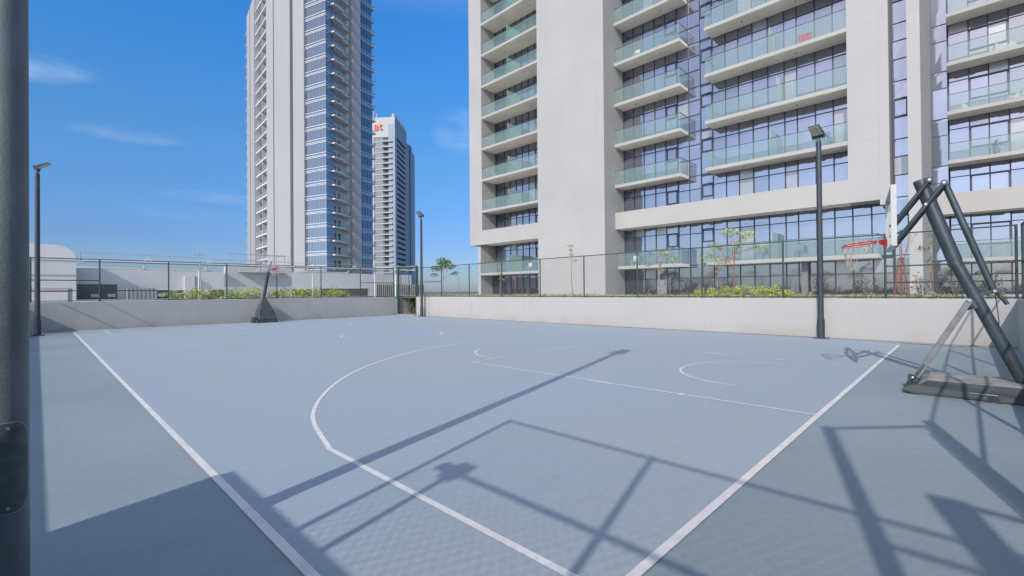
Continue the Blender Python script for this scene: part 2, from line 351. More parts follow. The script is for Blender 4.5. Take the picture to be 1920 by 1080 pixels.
ribbon(P3, .052, 'line'); arc((CX, 3.62), 7.12, math.pi * .5, .128, .04, 'line_faint')
seg((6.66, 1.3), (6.66, 7.75), .042, 'line', .0092); seg((11.4, 1.35), (11.4, 7.75), .035, 'line_faint'); seg((6.66, 7.75), (11.4, 7.75), .042, 'line', .0096)
seg((6.645, 4.2), (6.645, 4.62), .085, 'line', .0100); seg((6.65, 2.98), (6.65, 3.04), .15, 'line', .0104); seg((11.4, 4.1), (11.4, 4.6), .09, 'line_faint', .0100); seg((11.4, 2.9), (11.4, 3.0), .14, 'line_faint', .0104)
arc((CX, 7.75), 1.75, math.pi, 0, .04, 'line_faint', .0100)
arc((CX, 7.75), 1.75, math.pi, math.pi * .45, .042, 'line', .0105)
arc((9.25, 2.65), 1.42, 0, math.pi, .04, 'line')
seg((1.08, 15.35), (16.8, 15.35), .045, 'line_faint', .0088); arc((9.15, 15.1), 1.8, 0, math.pi * 2, .05, 'line', .0100)
arc((9.1, 26.6), 7.42, math.pi * 1.1, math.pi * 1.9, .045, 'line_faint', .0084); seg((2.03, 24.4), (2.03, 26.6), .05, 'line'); seg((16.2, 24.4), (16.2, 26.8), .05, 'line_faint')
seg((6.4, 22.2), (6.4, 26.9), .05, 'line_faint'); seg((11.6, 22.2), (11.6, 26.9), .05, 'line_faint'); seg((6.4, 22.2), (11.6, 22.2), .05, 'line_faint', .0092)
arc((9.1, 22.2), 1.75, math.pi, math.pi * 2, .05, 'line_faint', .0100)
tag(m.build('court_marking'), kind='structure')
# terrain: one sheet to the horizon with the court sunk in it
m = MB(); B = 4000; z = 1.12
xs = [-B, LX - .2, WX + .2, B]; ys = [-B, EY - .2, WY + .2, B]
for i in range(3):
    for j in range(3):
        if i == 1 and j == 1: continue
        m.face([(xs[i], ys[j], z), (xs[i + 1], ys[j], z), (xs[i + 1], ys[j + 1], z), (xs[i], ys[j + 1], z)], 'sand')
tag(m.build('terrain'), kind='structure')
m = MB(); m.face([(WX + .2, -18, 1.16), (33, -18, 1.16), (33, 45, 1.16), (WX + .2, 45, 1.16)], 'soil')
tag(m.build('planting_bed_ground'), kind='structure')
m = MB(); m.face([(26, -18, 1.19), (33.4, -18, 1.19), (33.4, 45, 1.19), (26, 45, 1.19)], 'paving'); m.face([(-20, 31.5, 1.16), (26, 31.5, 1.16), (26, 49.9, 1.16), (-20, 49.9, 1.16)], 'paving')
tag(m.build('paving'), kind='structure')

# ------------------------------------------------------------------ low walls
def wall(name, boxes, label):
    t = MB()
    for b in boxes: t.box(*b, 'wall')
    return tag(t.build(name, bevel=.012), label, 'wall')
wall('boundary_wall', [(WX, WX + .2, EY - .2, 24.35, -.1, HW), (WX - .03, WX + .2, 24.35, 24.42, -.1, HW), (WX, WX + .2, 24.42, 25.8, -.1, HW)], 'long white rendered wall in full sun under the apartment block')
wall('boundary_wall', [(LX - .2, 17.15, WY, WY + .2, -.1, HW)], 'white rendered wall behind the far hoop and the leftmost lamp')
wall('boundary_wall', [(LX, WX, EY - .2, EY, -.1, HW)], 'shaded end wall beside the base of the near hoop at right')
wall('boundary_wall', [(LX - .2, LX, 3.72, 25.6, -.1, HW), (LX - .2, LX, 25.6, WY, -.1, 2.0), (LX - .2, LX, -1.15, 3.72, -.1, 2.0)], 'white wall hidden left of the big lamp pole')
# entrance step in the gap
m = MB(); m.box(17.15, 19.4, 25.8, 27.9, -.1, .05, 'wall'); m.box(17.4, 19.3, 27.9, 28.1, .05, 1.25, 'wall'); m.box(19.3, 19.5, 25.8, 28.1, -.1, .55, 'wall')
tag(m.build('gateway_step'), 'white threshold and low side walls in the gateway at the far corner', 'step')

# ------------------------------------------------------------------ fences
def fence(loc, ax, posts, z0, z1, rails, midrails, label, sides=1, pr=.03, mat_='fence', meshes=True, ztop=None):
    """ax 0: runs along X at y=loc; ax 1: runs along Y at x=loc"""
    P = (lambda s, z: (s, loc, z)) if ax == 0 else (lambda s, z: (loc, s, z))
    e = empty('chain_link_fence', P(posts[0], z0), label, 'fence')
    for p in posts:
        t = MB(); t.tube([P(p, z0 + .001), P(p, z1)], pr, mat_, 8); t.box(*[v for q in P(p, 0)[:2] for v in (q - .05, q + .05)], z0 - .002, z0 + .015, mat_)
        part(t, 'post', e, smooth=True)
    a, b = posts[0], posts[-1]
    for zr in rails:
        t = MB(); t.tube([P(a, zr), P(b, zr)], .017 if zr < z1 - .1 else .02, mat_, 6); part(t, 'rail', e, smooth=True)
    for (s0, s1, zr) in midrails:
        t = MB(); t.tube([P(s0, zr), P(s1, zr)], .022, mat_, 6); part(t, 'rail', e, smooth=True)
    if meshes:
        t = MB()
        for p, q in zip(posts[:-1], posts[1:]):
            t.face([P(p, z0 + .03), P(q, z0 + .03), P(q, z1), P(p, z1)], 'mesh', [(p, z0), (q, z0), (q, z1), (p, z1)])
        part(t, 'wire_mesh', e)
    return e
fence(WX + .1, 1, [-.95, 1.68, 4.36, 7.08, 9.78, 12.48, 15.13, 17.86, 20.56, 23.2, 25.75], HW, 3.16, [HW + .04, 3.14], [(-.95, 1.68, 2.2), (-.95, 1.68, 1.72), (23.2, 25.75, 2.2)], 'tall dark chain link fence on the sunlit wall in front of the apartment block')
fence(WY + .1, 0, [-1.97, -.2, 1.97, 4.51, 7.02, 9.52, 12.05, 14.62, 17.05], HW, 3.16, [HW + .04, 3.14], [(-1.97, 1.97, 2.19), (14.62, 17.05, 2.19), (-.2, 4.51, 1.73)], 'tall dark chain link fence on the wall behind the far hoop')
fence(EY - .1, 0, [2.3, 5.1, 8.0, 11.0, 14.1, 17.3], HW, 3.16, [HW + .04, 3.14], [(2.3, 17.3, 2.2)], 'chain link fence seen edge on at the right border of the photo')
fence(LX - .1, 1, [25.7, 27.8], 2.0, 3.86, [3.84], [(25.7, 27.8, 2.92)], 'short chain link fence panel hidden behind the big lamp pole', meshes=False)
# near fence on the raised wall (its shadow falls across the court)
e = fence(LX - .1, 1, [-1.98, -1.15, .43, 2.26], 2.0, 3.86, [3.84], [(-1.98, 1.9, 2.9), (-1.98, -1.15, 3.6)], 'raised chain link fence whose shadow crosses the near court')
t = MB(); t.tube([(LX - .1, 1.9, 2.0), (LX - .1, 1.9, 2.93)], .03, 'fence', 8); t.box(LX - .17, LX - .03, 1.80, 1.98, 2.84, 3.0, 'fence'); t.box(LX - .14, LX - .06, 1.99, 2.12, 2.88, 2.95, 'fence'); part(t, 'gate_lock', e)
t = MB(); t.tube([(LX - .1, -1.15, 1.2), (LX - .1, -1.15, 5.28)], .065, 'steel', 10)
t.tube([(LX - .1, -1.12, 5.24), (2.1, -1.05, 3.16)], .028, 'steel', 8); t.tube([(2.28, -1.05, 0), (2.28, -1.05, 3.2)], .06, 'steel', 8); t.tube([(1.98, -1.05, 0), (1.98, -1.05, 3.16)], .022, 'steel', 8); t.tube([(1.83, -1.05, 0), (1.83, -1.05, 3.1)], .014, 'steel', 8)
part(t, 'corner_post', e, smooth=True)
e = empty('shadow_caster_panels', (LX - .06, -1.8, 1.1), 'unseen upright cabinet with side rails, seen only by its shadow at lower right', 'panels')  # unseen panels added and shaped only to cast the lower right shadow
t = MB(); t.box(LX - .10, LX - .02, -1.84, -1.60, 3.45, 4.28, 'steel'); t.box(LX - .10, LX - .02, -2.02, -1.72, 2.9, 3.75, 'steel'); t.box(LX - .10, LX - .02, -2.16, -1.86, 1.6, 3.2, 'steel'); part(t, 'housing', e, bevel=.02)
t = MB(); t.bar((LX - .06, -1.7, 4.24), (LX - .06, -3.4, 4.1), .03, .05, 'steel'); t.bar((LX - .06, -1.95, 3.62), (LX - .06, -3.4, 3.62), .03, .05, 'steel'); part(t, 'side_rail', e)
t = MB(); t.box(LX - .10, LX - .02, -1.66, -1.56, 1.6, 3.44, 'steel'); part(t, 'shadow_leg', e)
# gate at the far corner
e = empty('gate', (17.3, 27.9, 0), 'tall green mesh gate standing open in the gap between the two white walls', 'gate')
for (x, y) in ((17.33, 27.85), (17.5, 25.9)):
    t = MB(); t.box(x - .06, x + .06, y - .06, y + .06, .05, 3.3, 'green'); part(t, 'gate_post', e)
t = MB(); t.tube([(17.33, 27.85, 3.2), (17.5, 25.9, 3.2)], .035, 'green', 8); t.tube([(17.38, 27.6, .2), (17.38, 27.6, 3.1)], .025, 'green', 6)
t.tube([(17.44, 26.7, .2), (17.44, 26.7, 3.1)], .025, 'green', 6); part(t, 'gate_frame', e)
t = MB(); t.face([(17.38, 27.6, .2), (17.44, 26.7, .2), (17.44, 26.7, 3.1), (17.38, 27.6, 3.1)], 'mesh', [(0, .2), (.9, .2), (.9, 3.1), (0, 3.1)]); part(t, 'wire_mesh', e)

# ------------------------------------------------------------------ floodlight poles
def lamp(x, y, H, face, label, near=False):
    e = empty('street_lamp', (x, y, 0), label, 'floodlight', 'floodlight poles round the court')
    t = MB(); n = 40 if near else 16
    zz = [0.02, .3, 2.0, 4.0, H]; t.tube([(x, y, z_) for z_ in zz], [.081, .080, .078, .074, .070] if near else [.084, .083, .08, .076, .072], 'polesteel' if near else 'lampsteel', n)
    part(t, 'pole', e, smooth=True)
    t = MB(); hb = .10 if near else .19; t.box(x - hb, x + hb, y - hb, y + hb, .012, .032, 'steel'); t.tube([(x, y, .032), (x, y, .60)], .104, 'lampsteel', n) if not near else None
    for i in (-1, 1):
        for j in (-1, 1): t.tube([(x + i * hb * .8, y + j * hb * .8, .03), (x + i * hb * .8, y + j * hb * .8, .05 if near else .07)], .014, 'bolt' if not near else 'steel', 6)
    part(t, 'base_plate', e)
    fx, fy = face; l = math.hypot(fx, fy); fx /= l; fy /= l; sx, sy = -fy, fx
    def Q(a, b, c): return Vector((x + fx * a + sx * b, y + fy * a + sy * b, H + c))
    t = MB()
    t.tube([(x, y, H - .02), (x, y, H + .1)], .045, 'steel', 10)
    t.bar(Q(0, -.17, .11), Q(0, .17, .11), .05, .02, 'steel'); 
    for s_ in (-1, 1): t.bar(Q(0, s_ * .17, .10), Q(.06, s_ * .17, .30), .012, .05, 'steel', (fx, fy, 0)); t.bar(Q(-.02, s_ * .17, .12), Q(-.08, s_ * .17, .25), .012, .04, 'steel', (fx, fy, 0))
    part(t, 'bracket', e)
    tl = R(32); ca, sa = math.cos(tl), math.sin(tl)
    def T(a, b, c): return Q(.02 + a * ca - c * sa, b, .20 + a * sa + c * ca)      # housing tilts up away from the pole
    t = MB(); o = [(-.1, -.155), (.40, -.155), (.40, .155), (-.1, .155)]
    t.hexa([T(a, b, 0) for a, b in o] + [T(a, b, .045) for a, b in o], 'steel')
    for i in range(9):
        b0 = -.14 + i * .035; oo = [(-.08, b0), (.25, b0), (.25, b0 + .008), (-.08, b0 + .008)]
        t.hexa([T(a, b, .046) for a, b in oo] + [T(a, b, .095 if a < 0 else .06) for a, b in oo], 'steel')
    h = part(t, 'lamp_head', e)
    t = MB()
    for i in range(3):
        b0 = -.14 + i * .095; oo = [(.02, b0), (.38, b0), (.38, b0 + .085), (.02, b0 + .085)]
        t.hexa([T(a, b, -.012) for a, b in oo] + [T(a, b, -.001) for a, b in oo], 'lens')
    part(t, 'lens', h)
    return e
LN = (-.106, 3.353)
ln = lamp(LN[0], LN[1], 6.35, (1, .1), 'big dark lamp pole cut off by the left edge of the photo', near=True)
lamp(.0, 25.3, 6.2, (1, -.25), 'slim lamp pole next to the big pole at left, its head facing right')
lamp(17.1, 24.75, 6.2, (-1, -.25), 'distant lamp pole by the far corner gate')
lamp(17.1, 3.23, 6.15, (-1, .2), 'tall lamp pole before the apartment block, left of the near hoop')
# inspection hatch on the near pole
th0 = math.atan2(-LN[1], -LN[0]) ; rr_ = .0793
def hp(t, z, r_): return (LN[0] + r_ * math.cos(t), LN[1] + r_ * math.sin(t), z)
t = MB(); outl = []
zc, hh, ha, n = .725, .215, R(64), 14
def halfh(u):  # u in -1..1
    k = .7
    return hh if abs(u) < 1 - k else hh - .11 + .11 * math.sqrt(max(0, 1 - ((abs(u) - (1 - k)) / k) ** 2))
for i in range(2 * n):
    u0 = -1 + i / n; u1 = -1 + (i + 1) / n
    t.face([hp(th0 + ha * u0, zc - halfh(u0), rr_ + .003), hp(th0 + ha * u1, zc - halfh(u1), rr_ + .003), hp(th0 + ha * u1, zc + halfh(u1), rr_ + .003), hp(th0 + ha * u0, zc + halfh(u0), rr_ + .003)], 'hatch')
hc = part(t, 'inspection_hatch', ln, smooth=True)
t = MB(); pts = [hp(th0 + ha * (-1 + i / n), zc + halfh(-1 + i / n), rr_ + .002) for i in range(2 * n + 1)] + [hp(th0 + ha * (1 - i / n), zc - halfh(1 - i / n), rr_ + .002) for i in range(2 * n + 1)]
pts.append(pts[0]); t.tube(pts, .0016, 'hatchrim', 5, cap=False); part(t, 'hatch_rim', hc)
for zz in (zc + .19, zc - .19):
    t = MB(); t.tube([hp(th0 + .06, zz, rr_ + .001), hp(th0 + .06, zz, rr_ + .008)], .007, 'bolt', 12); part(t, 'bolt', hc)

# ------------------------------------------------------------------ near hoop
rnd = random.Random(12); m = MB()
def dust(x0, x1, y0, y1, n, z=.0055):     # irregular sand lying on the floor
    for side in range(n):
        t0 = side / n; t1 = (side + 1) / n
        w0 = .3 + .7 * abs(math.sin(side * 1.7)); w1 = .3 + .7 * abs(math.sin((side + 1) * 1.7))
        if x1 - x0 < y1 - y0: m.face([(x1, y0 + (y1 - y0) * t0, z), (x1, y0 + (y1 - y0) * t1, z), (x1 - (x1 - x0) * w1, y0 + (y1 - y0) * t1, z), (x1 - (x1 - x0) * w0, y0 + (y1 - y0) * t0, z)], 'dust')
dust(8.84, 8.96, -1.0, .5, 24); dust(16.85, 17.2, -.1, 1.25, 12, .0135)
tag(m.build('sand_patch'), kind='structure')
HX = 9.42
e = empty('basketball_hoop', (HX, -.1, 0), 'large leaning basketball hoop on a low dark base at the right of the court', 'basketball hoop')
def yz(p, dx=0): return Vector((HX + dx, p[0], p[1]))
t = MB()
# base: long low ballast box with a bevelled nose towards the court
prof = [(-1.75, .0), (.56, .0), (.66, .03), (.67, .09), (.60, .13), (.50, .15), (.40, .225), (-1.75, .24)]
xa, xb = HX - .50, HX + .50
for i, (xx, inset) in enumerate(((xa, 0), (xb, 0))): pass
k = len(prof)
t.v += [(xa + (.05 if z_ > .1 else 0), y_, z_ + .003) for y_, z_ in prof] + [(xb - (.05 if z_ > .1 else 0), y_, z_ + .003) for y_, z_ in prof]
t.f.append(list(range(k))[::-1]); t.m.append(t.mi('base')); t.f.append([k + i for i in range(k)]); t.m.append(t.mi('base'))
for i in range(k):
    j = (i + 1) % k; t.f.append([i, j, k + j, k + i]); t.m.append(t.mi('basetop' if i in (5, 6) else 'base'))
b_ = part(t, 'base', e, bevel=.02)
t = MB(); t.box(xa - .012, xa + .02, -.31, -.21, .004, .085, 'mullion'); t.box(xa + .016, xa + .028, -.30, -.02, .098, .108, 'basetop'); part(t, 'wheel_slot_highlight', b_)  # dark slot, and a pale strip painting a highlight on the base side
t = MB()
for (dx, dy, s_) in ((-.1, .60, .06), (.06, .62, .05), (-.2, .55, .045), (.0, .56, .05)):
    t.box(HX + dx - s_, HX + dx + s_, dy - s_, dy + s_ * .6, .1, .16 + s_, 'base')
t.tube([(HX - .18, .58, .19), (HX + .2, .58, .19)], .022, 'bolt', 8); part(t, 'front_bracket', b_, bevel=.008)
t = MB(); t.tube([yz((-.58, .2)), yz((.09, 1.90))], .077, 'hoop', 24); t.tube([yz((.085, 1.88)), yz((.11, 1.93))], .084, 'hoop', 24); t.tube([yz((.10, 1.93)), yz((.475, 3.19))], .088, 'hoop', 24)
t.tube([yz((-.10, 1.25)), yz((-.055, 1.36))], .083, 'hoop', 24)
post = part(t, 'post', e, smooth=True)
# parallel arms on both sides of the post
ends = {}
for s_ in (-.13, .13):
    t = MB(); t.tube([yz((.82, 2.50), s_), yz((.36, 3.16), s_)], .028, 'hoop', 12); part(t, 'arm', e, smooth=True)
    t = MB(); t.tube([yz((.80, 2.20), s_), yz((.20, 3.09), s_)], .030, 'hoop', 12); part(t, 'arm', e, smooth=True)
t = MB()
for (p, hw) in (((.36, 3.16), .17), ((.20, 3.09), .17), ((.405, 2.80), .17), ((.45, 3.03), .15)):
    t.tube([yz(p, -hw), yz(p, hw)], .018, 'bolt', 10)
for (p) in ((.36, 3.16), (.20, 3.09)):
    for s_ in (-.13, .13): t.tube([yz(p, s_ - .035), yz(p, s_ + .035)], .040, 'hoop', 14)
part(t, 'pivot_bolt', e, smooth=True)
t = MB(); t.tube([yz((.19, 3.08)), yz((-.047, 2.30)), yz((-.285, 1.52))], [.042, .044, .040], 'hoop', 16); t.tube([yz((-.285, 1.52)), yz((-.35, 1.42)), yz((-.40, 1.34))], [.02, .02, .02], 'hoop', 8)
t.tube([yz((-.38, 1.40)), yz((-.42, 1.31))], .026, 'hoop', 8); part(t, 'height_adjuster', e, smooth=True)
t = MB(); t.bar(yz((-.08, 1.42)), yz((-.30, 1.50)), .09, .05, 'hoop'); t.tube([yz((-.30, 1.50), -.08), yz((-.30, 1.50), .08)], .02, 'bolt', 8); part(t, 'link_plate', e)
t = MB(); t.tube([yz((-.30, 1.49), -.05), yz((-.325, 1.2), -.05), yz((-.345, .85), -.06), yz((-.39, .6), -.06)], .006, 'hoop', 6); part(t, 'cable', e)
for s_ in (-.16, .16):
    t = MB(); t.bar(yz((.54, .20), s_), yz((-.045, 1.36), s_ * .45), .035, .075, 'strut', (0, 1, 0)); t.bar(yz((.555, .22), s_ - .03), yz((.44, .42), s_ - .03), .02, .03, 'steel', (0, 1, 0)); part(t, 'strut', e, bevel=.008)
t = MB(); t.tube([yz((-.045, 1.37), -.12), yz((-.045, 1.37), .12)], .025, 'bolt', 10); part(t, 'strut_bolt', e)
# backboard, slightly turned
def BB(u, v, n_):   # u across, v up, n towards court
    a_ = R(7.6); return Vector((HX + u * math.cos(a_) - n_ * math.sin(a_), .795 + u * math.sin(a_) + n_ * math.cos(a_), v))
t = MB(); o = [(-.77, .025), (.77, .025), (.77, .04), (-.77, .04)]
t.hexa([BB(u, 2.20, n_) for u, n_ in o] + [BB(u, 3.01, n_) for u, n_ in o], 'boardclear')
bd = part(t, 'backboard', e)
t = MB()
for (u0, v0, u1, v1) in ((-.80, 2.165, .80, 2.2), (-.80, 3.01, .80, 3.045), (-.80, 2.201, -.771, 3.009), (.771, 2.201, .80, 3.009)):
    q_ = ((u0, 0), (u1, 0), (u1, .066), (u0, .066)); t.hexa([BB(u, v0, n_) for u, n_ in q_] + [BB(u, v1, n_) for u, n_ in q_], 'board')
part(t, 'edge_frame', bd)
t = MB()
for s_ in (-.13, .13): t.bar(BB(s_, 2.2, -.02), BB(s_, 2.82, -.02), .03, .03, 'stake', (0, 1, 0))
part(t, 'mounting_frame', bd)
t = MB()
for u0, v0, u1, v1 in ((-.3, 2.36, .3, 2.385), (-.3, 2.785, .3, 2.81), (-.3, 2.386, -.275, 2.784), (.275, 2.386, .3, 2.784)):
    q_ = ((u0, .041), (u1, .041), (u1, .045), (u0, .045)); t.hexa([BB(u, v0, n_) for u, n_ in q_] + [BB(u, v1, n_) for u, n_ in q_], 'board')
part(t, 'target_square', bd)
t = MB(); rc = BB(-.0, 2.275, .44)
t.ring(rc, .225, .011, 'rim', tilt=-.13, n=32, k=8); t.ring(rc + Vector((0, 0, -.03)), .222, .006, 'rim', tilt=-.13, n=32, k=6)
pl = [BB(-.10, 2.32, .08), BB(.10, 2.32, .08), BB(.10, 2.20, .08), BB(-.10, 2.20, .08)]; pf = [BB(-.08, 2.31, .19), BB(.08, 2.31, .19), BB(.05, 2.27, .19), BB(-.05, 2.27, .19)]
t.hexa([pl[3], pl[2], pf[2], pf[3], pl[0], pl[1], pf[1], pf[0]], 'rim')
rm = part(t, 'rim', bd, smooth=True)
t = MB(); n = 12
for i in range(n):
    t0 = 2 * math.pi * i / n; t1 = 2 * math.pi * (i + .5) / n; t2 = 2 * math.pi * (i + 1) / n; bad = rc.y + .12 * math.sin(t0)
    drop = .42 if math.sin(t0) > .35 else (.16 if i % 3 else .05)
    def pp(tt, rad, dz): return rc + Vector((rad * math.cos(tt), rad * math.sin(tt), -.13 * rad * math.sin(tt) - dz))
    t.tube([pp(t0, .225, 0), pp(t1, .215, drop * .28), pp(t2, .225, 0)], .0055, 'net', 4)
    if drop > .1:
        t.tube([pp(t1, .215, drop * .28), pp(t0, .17, drop * .6), pp(t1, .13, drop)], .005, 'net', 4); t.tube([pp(t1, .215, drop * .28), pp(t2, .17, drop * .6), pp(t1, .13, drop)], .005, 'net', 4)
    t.tube([pp(t0 - .05, .225, -.015), pp(t0, .24, .0), pp(t0 + .05, .225, .02)], .008, 'net', 4)
part(t, 'net', rm)

# ------------------------------------------------------------------ far hoop
e = empty('basketball_hoop', (8.5, 27.0, 0), 'distant basketball hoop with grey padded cone cover, against the far white wall', 'basketball hoop')
t = MB(); t.box(7.95, 9.0, 26.3, 27.3, .003, .16, 'base'); t.box(7.85, 8.1, 26.5, 26.9, .003, .3, 'base'); part(t, 'base', e, bevel=.03)
t = MB(); q0 = [(8.08, 26.35), (9.0, 26.35), (9.0, 27.1), (8.08, 27.1)]; q1 = [(8.38, 26.75), (8.56, 26.75), (8.56, 26.95), (8.38, 26.95)]
qm = [(8.12, 26.45), (8.86, 26.45), (8.86, 27.05), (8.12, 27.05)]
t.hexa([(*q, .165) for q in q0] + [(*q, .6) for q in qm], 'cover'); t.hexa([(*q, .6) for q in qm] + [(*q, 1.32) for q in q1], 'cover'); part(t, 'padded_cover', e, bevel=.03)
t = MB(); t.tube([(8.45, 26.85, 1.2), (8.62, 26.6, 2.75)], .08, 'lampsteel', 12); part(t, 'post', e, smooth=True)
t = MB(); t.tube([(8.50, 26.75, 2.3), (8.25, 27.0, 2.5)], .03, 'steel', 8); t.tube([(8.55, 26.7, 2.45), (8.65, 26.2, 2.85)], .035, 'steel', 8); t.tube([(8.6, 26.62, 2.7), (8.65, 26.2, 3.2)], .03, 'steel', 8); part(t, 'arm', e)
t = MB(); t.box(8.05, 9.25, 26.08, 26.10, 2.72, 3.5, 'boardclear'); bd = part(t, 'backboard', e)
t = MB()
for b in ((8.05, 9.25, 26.07, 26.11, 2.69, 2.72), (8.05, 9.25, 26.07, 26.11, 3.5, 3.53), (8.02, 8.05, 26.07, 26.11, 2.69, 3.53), (9.25, 9.28, 26.07, 26.11, 2.69, 3.53)): t.box(*b, 'tgrey')
part(t, 'edge_frame', bd)
t = MB(); t.ring((8.68, 25.75, 2.83), .225, .014, 'rim', n=24); t.box(8.58, 8.78, 25.97, 26.07, 2.76, 2.88, 'rim'); t.box(8.6, 8.76, 25.9, 25.99, 2.79, 2.83, 'rim'); rm = part(t, 'rim', bd)
t = MB()
for i in range(8):
    a_ = i * math.pi / 4; t.tube([(8.68 + .22 * math.cos(a_), 25.75 + .22 * math.sin(a_), 2.83), (8.68 + .14 * math.cos(a_ + .4), 25.75 + .14 * math.sin(a_ + .4), 2.5)], .007, 'net', 4)
part(t, 'net', rm)

# ------------------------------------------------------------------ apartment block
FH = 3.37; ZB = [3.3 + FH * k for k in range(0, 11)]; TOP = 40.0
XB, XG, XC = 33.5, 34.95, 31.9
AB = empty('apartment_building', (34, 15, 1.1), 'large white apartment block with glass balconies filling the right half of the view', 'building')
def bpart(name, boxes, mt, parent=None, bev=0):
    t = MB()
    for b in boxes: t.box(*b, mt)
    return part(t, name, parent or AB, bevel=bev)
bpart('wall', [(XC, 42, 20.67, 27.76, 1.0, TOP)], 'bwhite')
bpart('wall', [(XB, 36.6, 37.15, 39.15, 6.6, TOP)], 'bwhite2')
bpart('wall', [(XB + .3, 36.4, 37.75, 38.2, 1.0, 6.598)], 'bwhite2')
bpart('wall', [(XB, 36.6, 2.95, 4.87, 6.6, TOP)], 'bwhite')
bpart('wall', [(XB, 47.6, 1.61, 2.16, 1.0, TOP)], 'bwhite')
bpart('wall', [(XG + .5, 47, 2.2, 27.7, 1.0, TOP - .2)], 'tgrey'); bpart('wall', [(36.2, 47, 27.8, 38.6, 1.0, TOP - .2)], 'tgrey'); bpart('wall', [(45.9, 52, -16, 1.6, 1.0, TOP - .2)], 'tgrey')
bpart('parapet', [(XB, XB + .25, 4.872, 20.76, 6.6, 7.98), (XB, XG + .2, 2.952, 3.4, 6.3, 6.598)], 'bwhite2')
bpart('parapet', [(XB, XB + .25, 27.763, 37.148, 6.6, 8.12)], 'bwhite2')
bpart('parapet', [(43.7, 43.95, -16, 1.3, 6.6, 8.0)], 'bwhite2')
bpart('soffit', [(XB + .252, XG + .2, 3.402, 20.668, 6.62, 6.85)], 'soffit'); bpart('soffit', [(XB + .252, 36, 27.763, 37.148, 6.62, 6.85)], 'soffit'); bpart('soffit', [(43.952, 45.4, -16, 1.6, 6.62, 6.85)], 'soffit')
def window(X, y0, y1, z0, z1, ms, zs, dark=(), frame_w=.035, doors=()):
    """strip of panes between y0<y1; ms mullion ys, zs transom zs"""
    fr = MB(); fw_ = frame_w
    ys_ = [y0] + sorted(ms) + [y1]; zz = [z0] + sorted(zs) + [z1]
    for y_ in ys_: fr.box(X - .05, X + .03, y_ - fw_, y_ + fw_, z0, z1, 'mullion')
    for z_ in zz[1:-1]:
        for a, b in zip(ys_[:-1], ys_[1:]): fr.box(X - .045, X + .03, a + fw_ + .001, b - fw_ - .001, z_ - .025, z_ + .025, 'mullion')
    for (a, b, c, d) in dark:
        for q in ((a, b, c, c + .09), (a, b, d - .09, d), (a, a + .09, c + .09, d - .09), (b - .09, b, c + .09, d - .09)): fr.box(X - .075, X - .051, *q, 'mullion')
    f = part(fr, 'window', AB); low = 'gd' if z1 < 3.5 else 'gm' if z1 < 7 else None
    pn = MB()
    for a, b in zip(ys_[:-1], ys_[1:]):
        for c, d in zip(zz[:-1], zz[1:]):
            e1, e2, e3 = (random.uniform(-.006, .006) for _ in range(3)); r_ = random.random()
            pn.face([(X + e1, b, c), (X - e1, a, c), (X + e2, a, d), (X + e3, b, d)], low if low and r_ < .93 else 'g1' if r_ < .48 else 'g2' if r_ < .72 else 'g3' if r_ < .93 else 'g4')
    part(pn, 'pane', f)
def balcony(X, y0, y1, zb, depth, ends=(True, True), bh=1.15, post_y=None, div=()):
    t = MB(); t.box(X, X + depth, y0, y1, zb, zb + .22, 'soffit'); t.box(X - .012, X - .001, y0, y1, zb, zb + .235, 'bwhite2')
    for f_ in (.33, .72):
        yc = y0 + (y1 - y0) * f_
        t.tube([(X + depth * .5, yc, zb - .03), (X + depth * .5, yc, zb)], .07, 'tgrey', 10)
    s = part(t, 'balcony', AB)
    z0, z1 = zb + .24, zb + .22 + bh
    t = MB(); n = max(1, round((y1 - y0) / 1.35))
    for i in range(n):
        a = y0 + .03 + (y1 - y0 - .06) * i / n; b = y0 + .03 + (y1 - y0 - .06) * (i + 1) / n
        t.box(X + .04, X + .055, a + .008, b - .008, z0, z1, 'bal')
    if ends[0]: t.box(X + .06, X + depth - .05, y0 + .03, y0 + .045, z0, z1, 'bal')
    if ends[1]: t.box(X + .06, X + depth - .05, y1 - .045, y1 - .03, z0, z1, 'bal')
    part(t, 'balustrade', s)
    t = MB(); t.box(X + .03, X + .065, y0, y1, z1 + .001, z1 + .03, 'mullion')
    t.box(X + .035, X + .06, y0 + .02, y1 - .02, z0 - .018, z0 - .001, 'mullion')
    if ends[0]: t.box(X + .066, X + depth, y0 + .02, y0 + .055, z1 + .001, z1 + .03, 'mullion')
    if ends[1]: t.box(X + .066, X + depth, y1 - .055, y1 - .02, z1 + .001, z1 + .03, 'mullion')
    part(t, 'handrail', s)
    for dy in div:
        t = MB(); t.box(X + .1, X + depth - .02, dy - .02, dy + .02, zb + .23, zb + 2.0, 'bal2'); part(t, 'divider_screen', s)
    return s
mid_m = [13.22, 12.29, 11.4, 10.46, 9.5, 8.5, 7.77, 6.75, 5.79]
left_m = [19.71, 18.79, 17.8, 16.89]
lw_m = [28.6, 29.5, 30.4, 31.3, 32.2, 33.1, 34.0, 34.9, 35.8]
rw_m = [.67, -.35, -1.3, -2.25, -3.2, -4.2, -5.2, -6.2, -8, -10, -12]
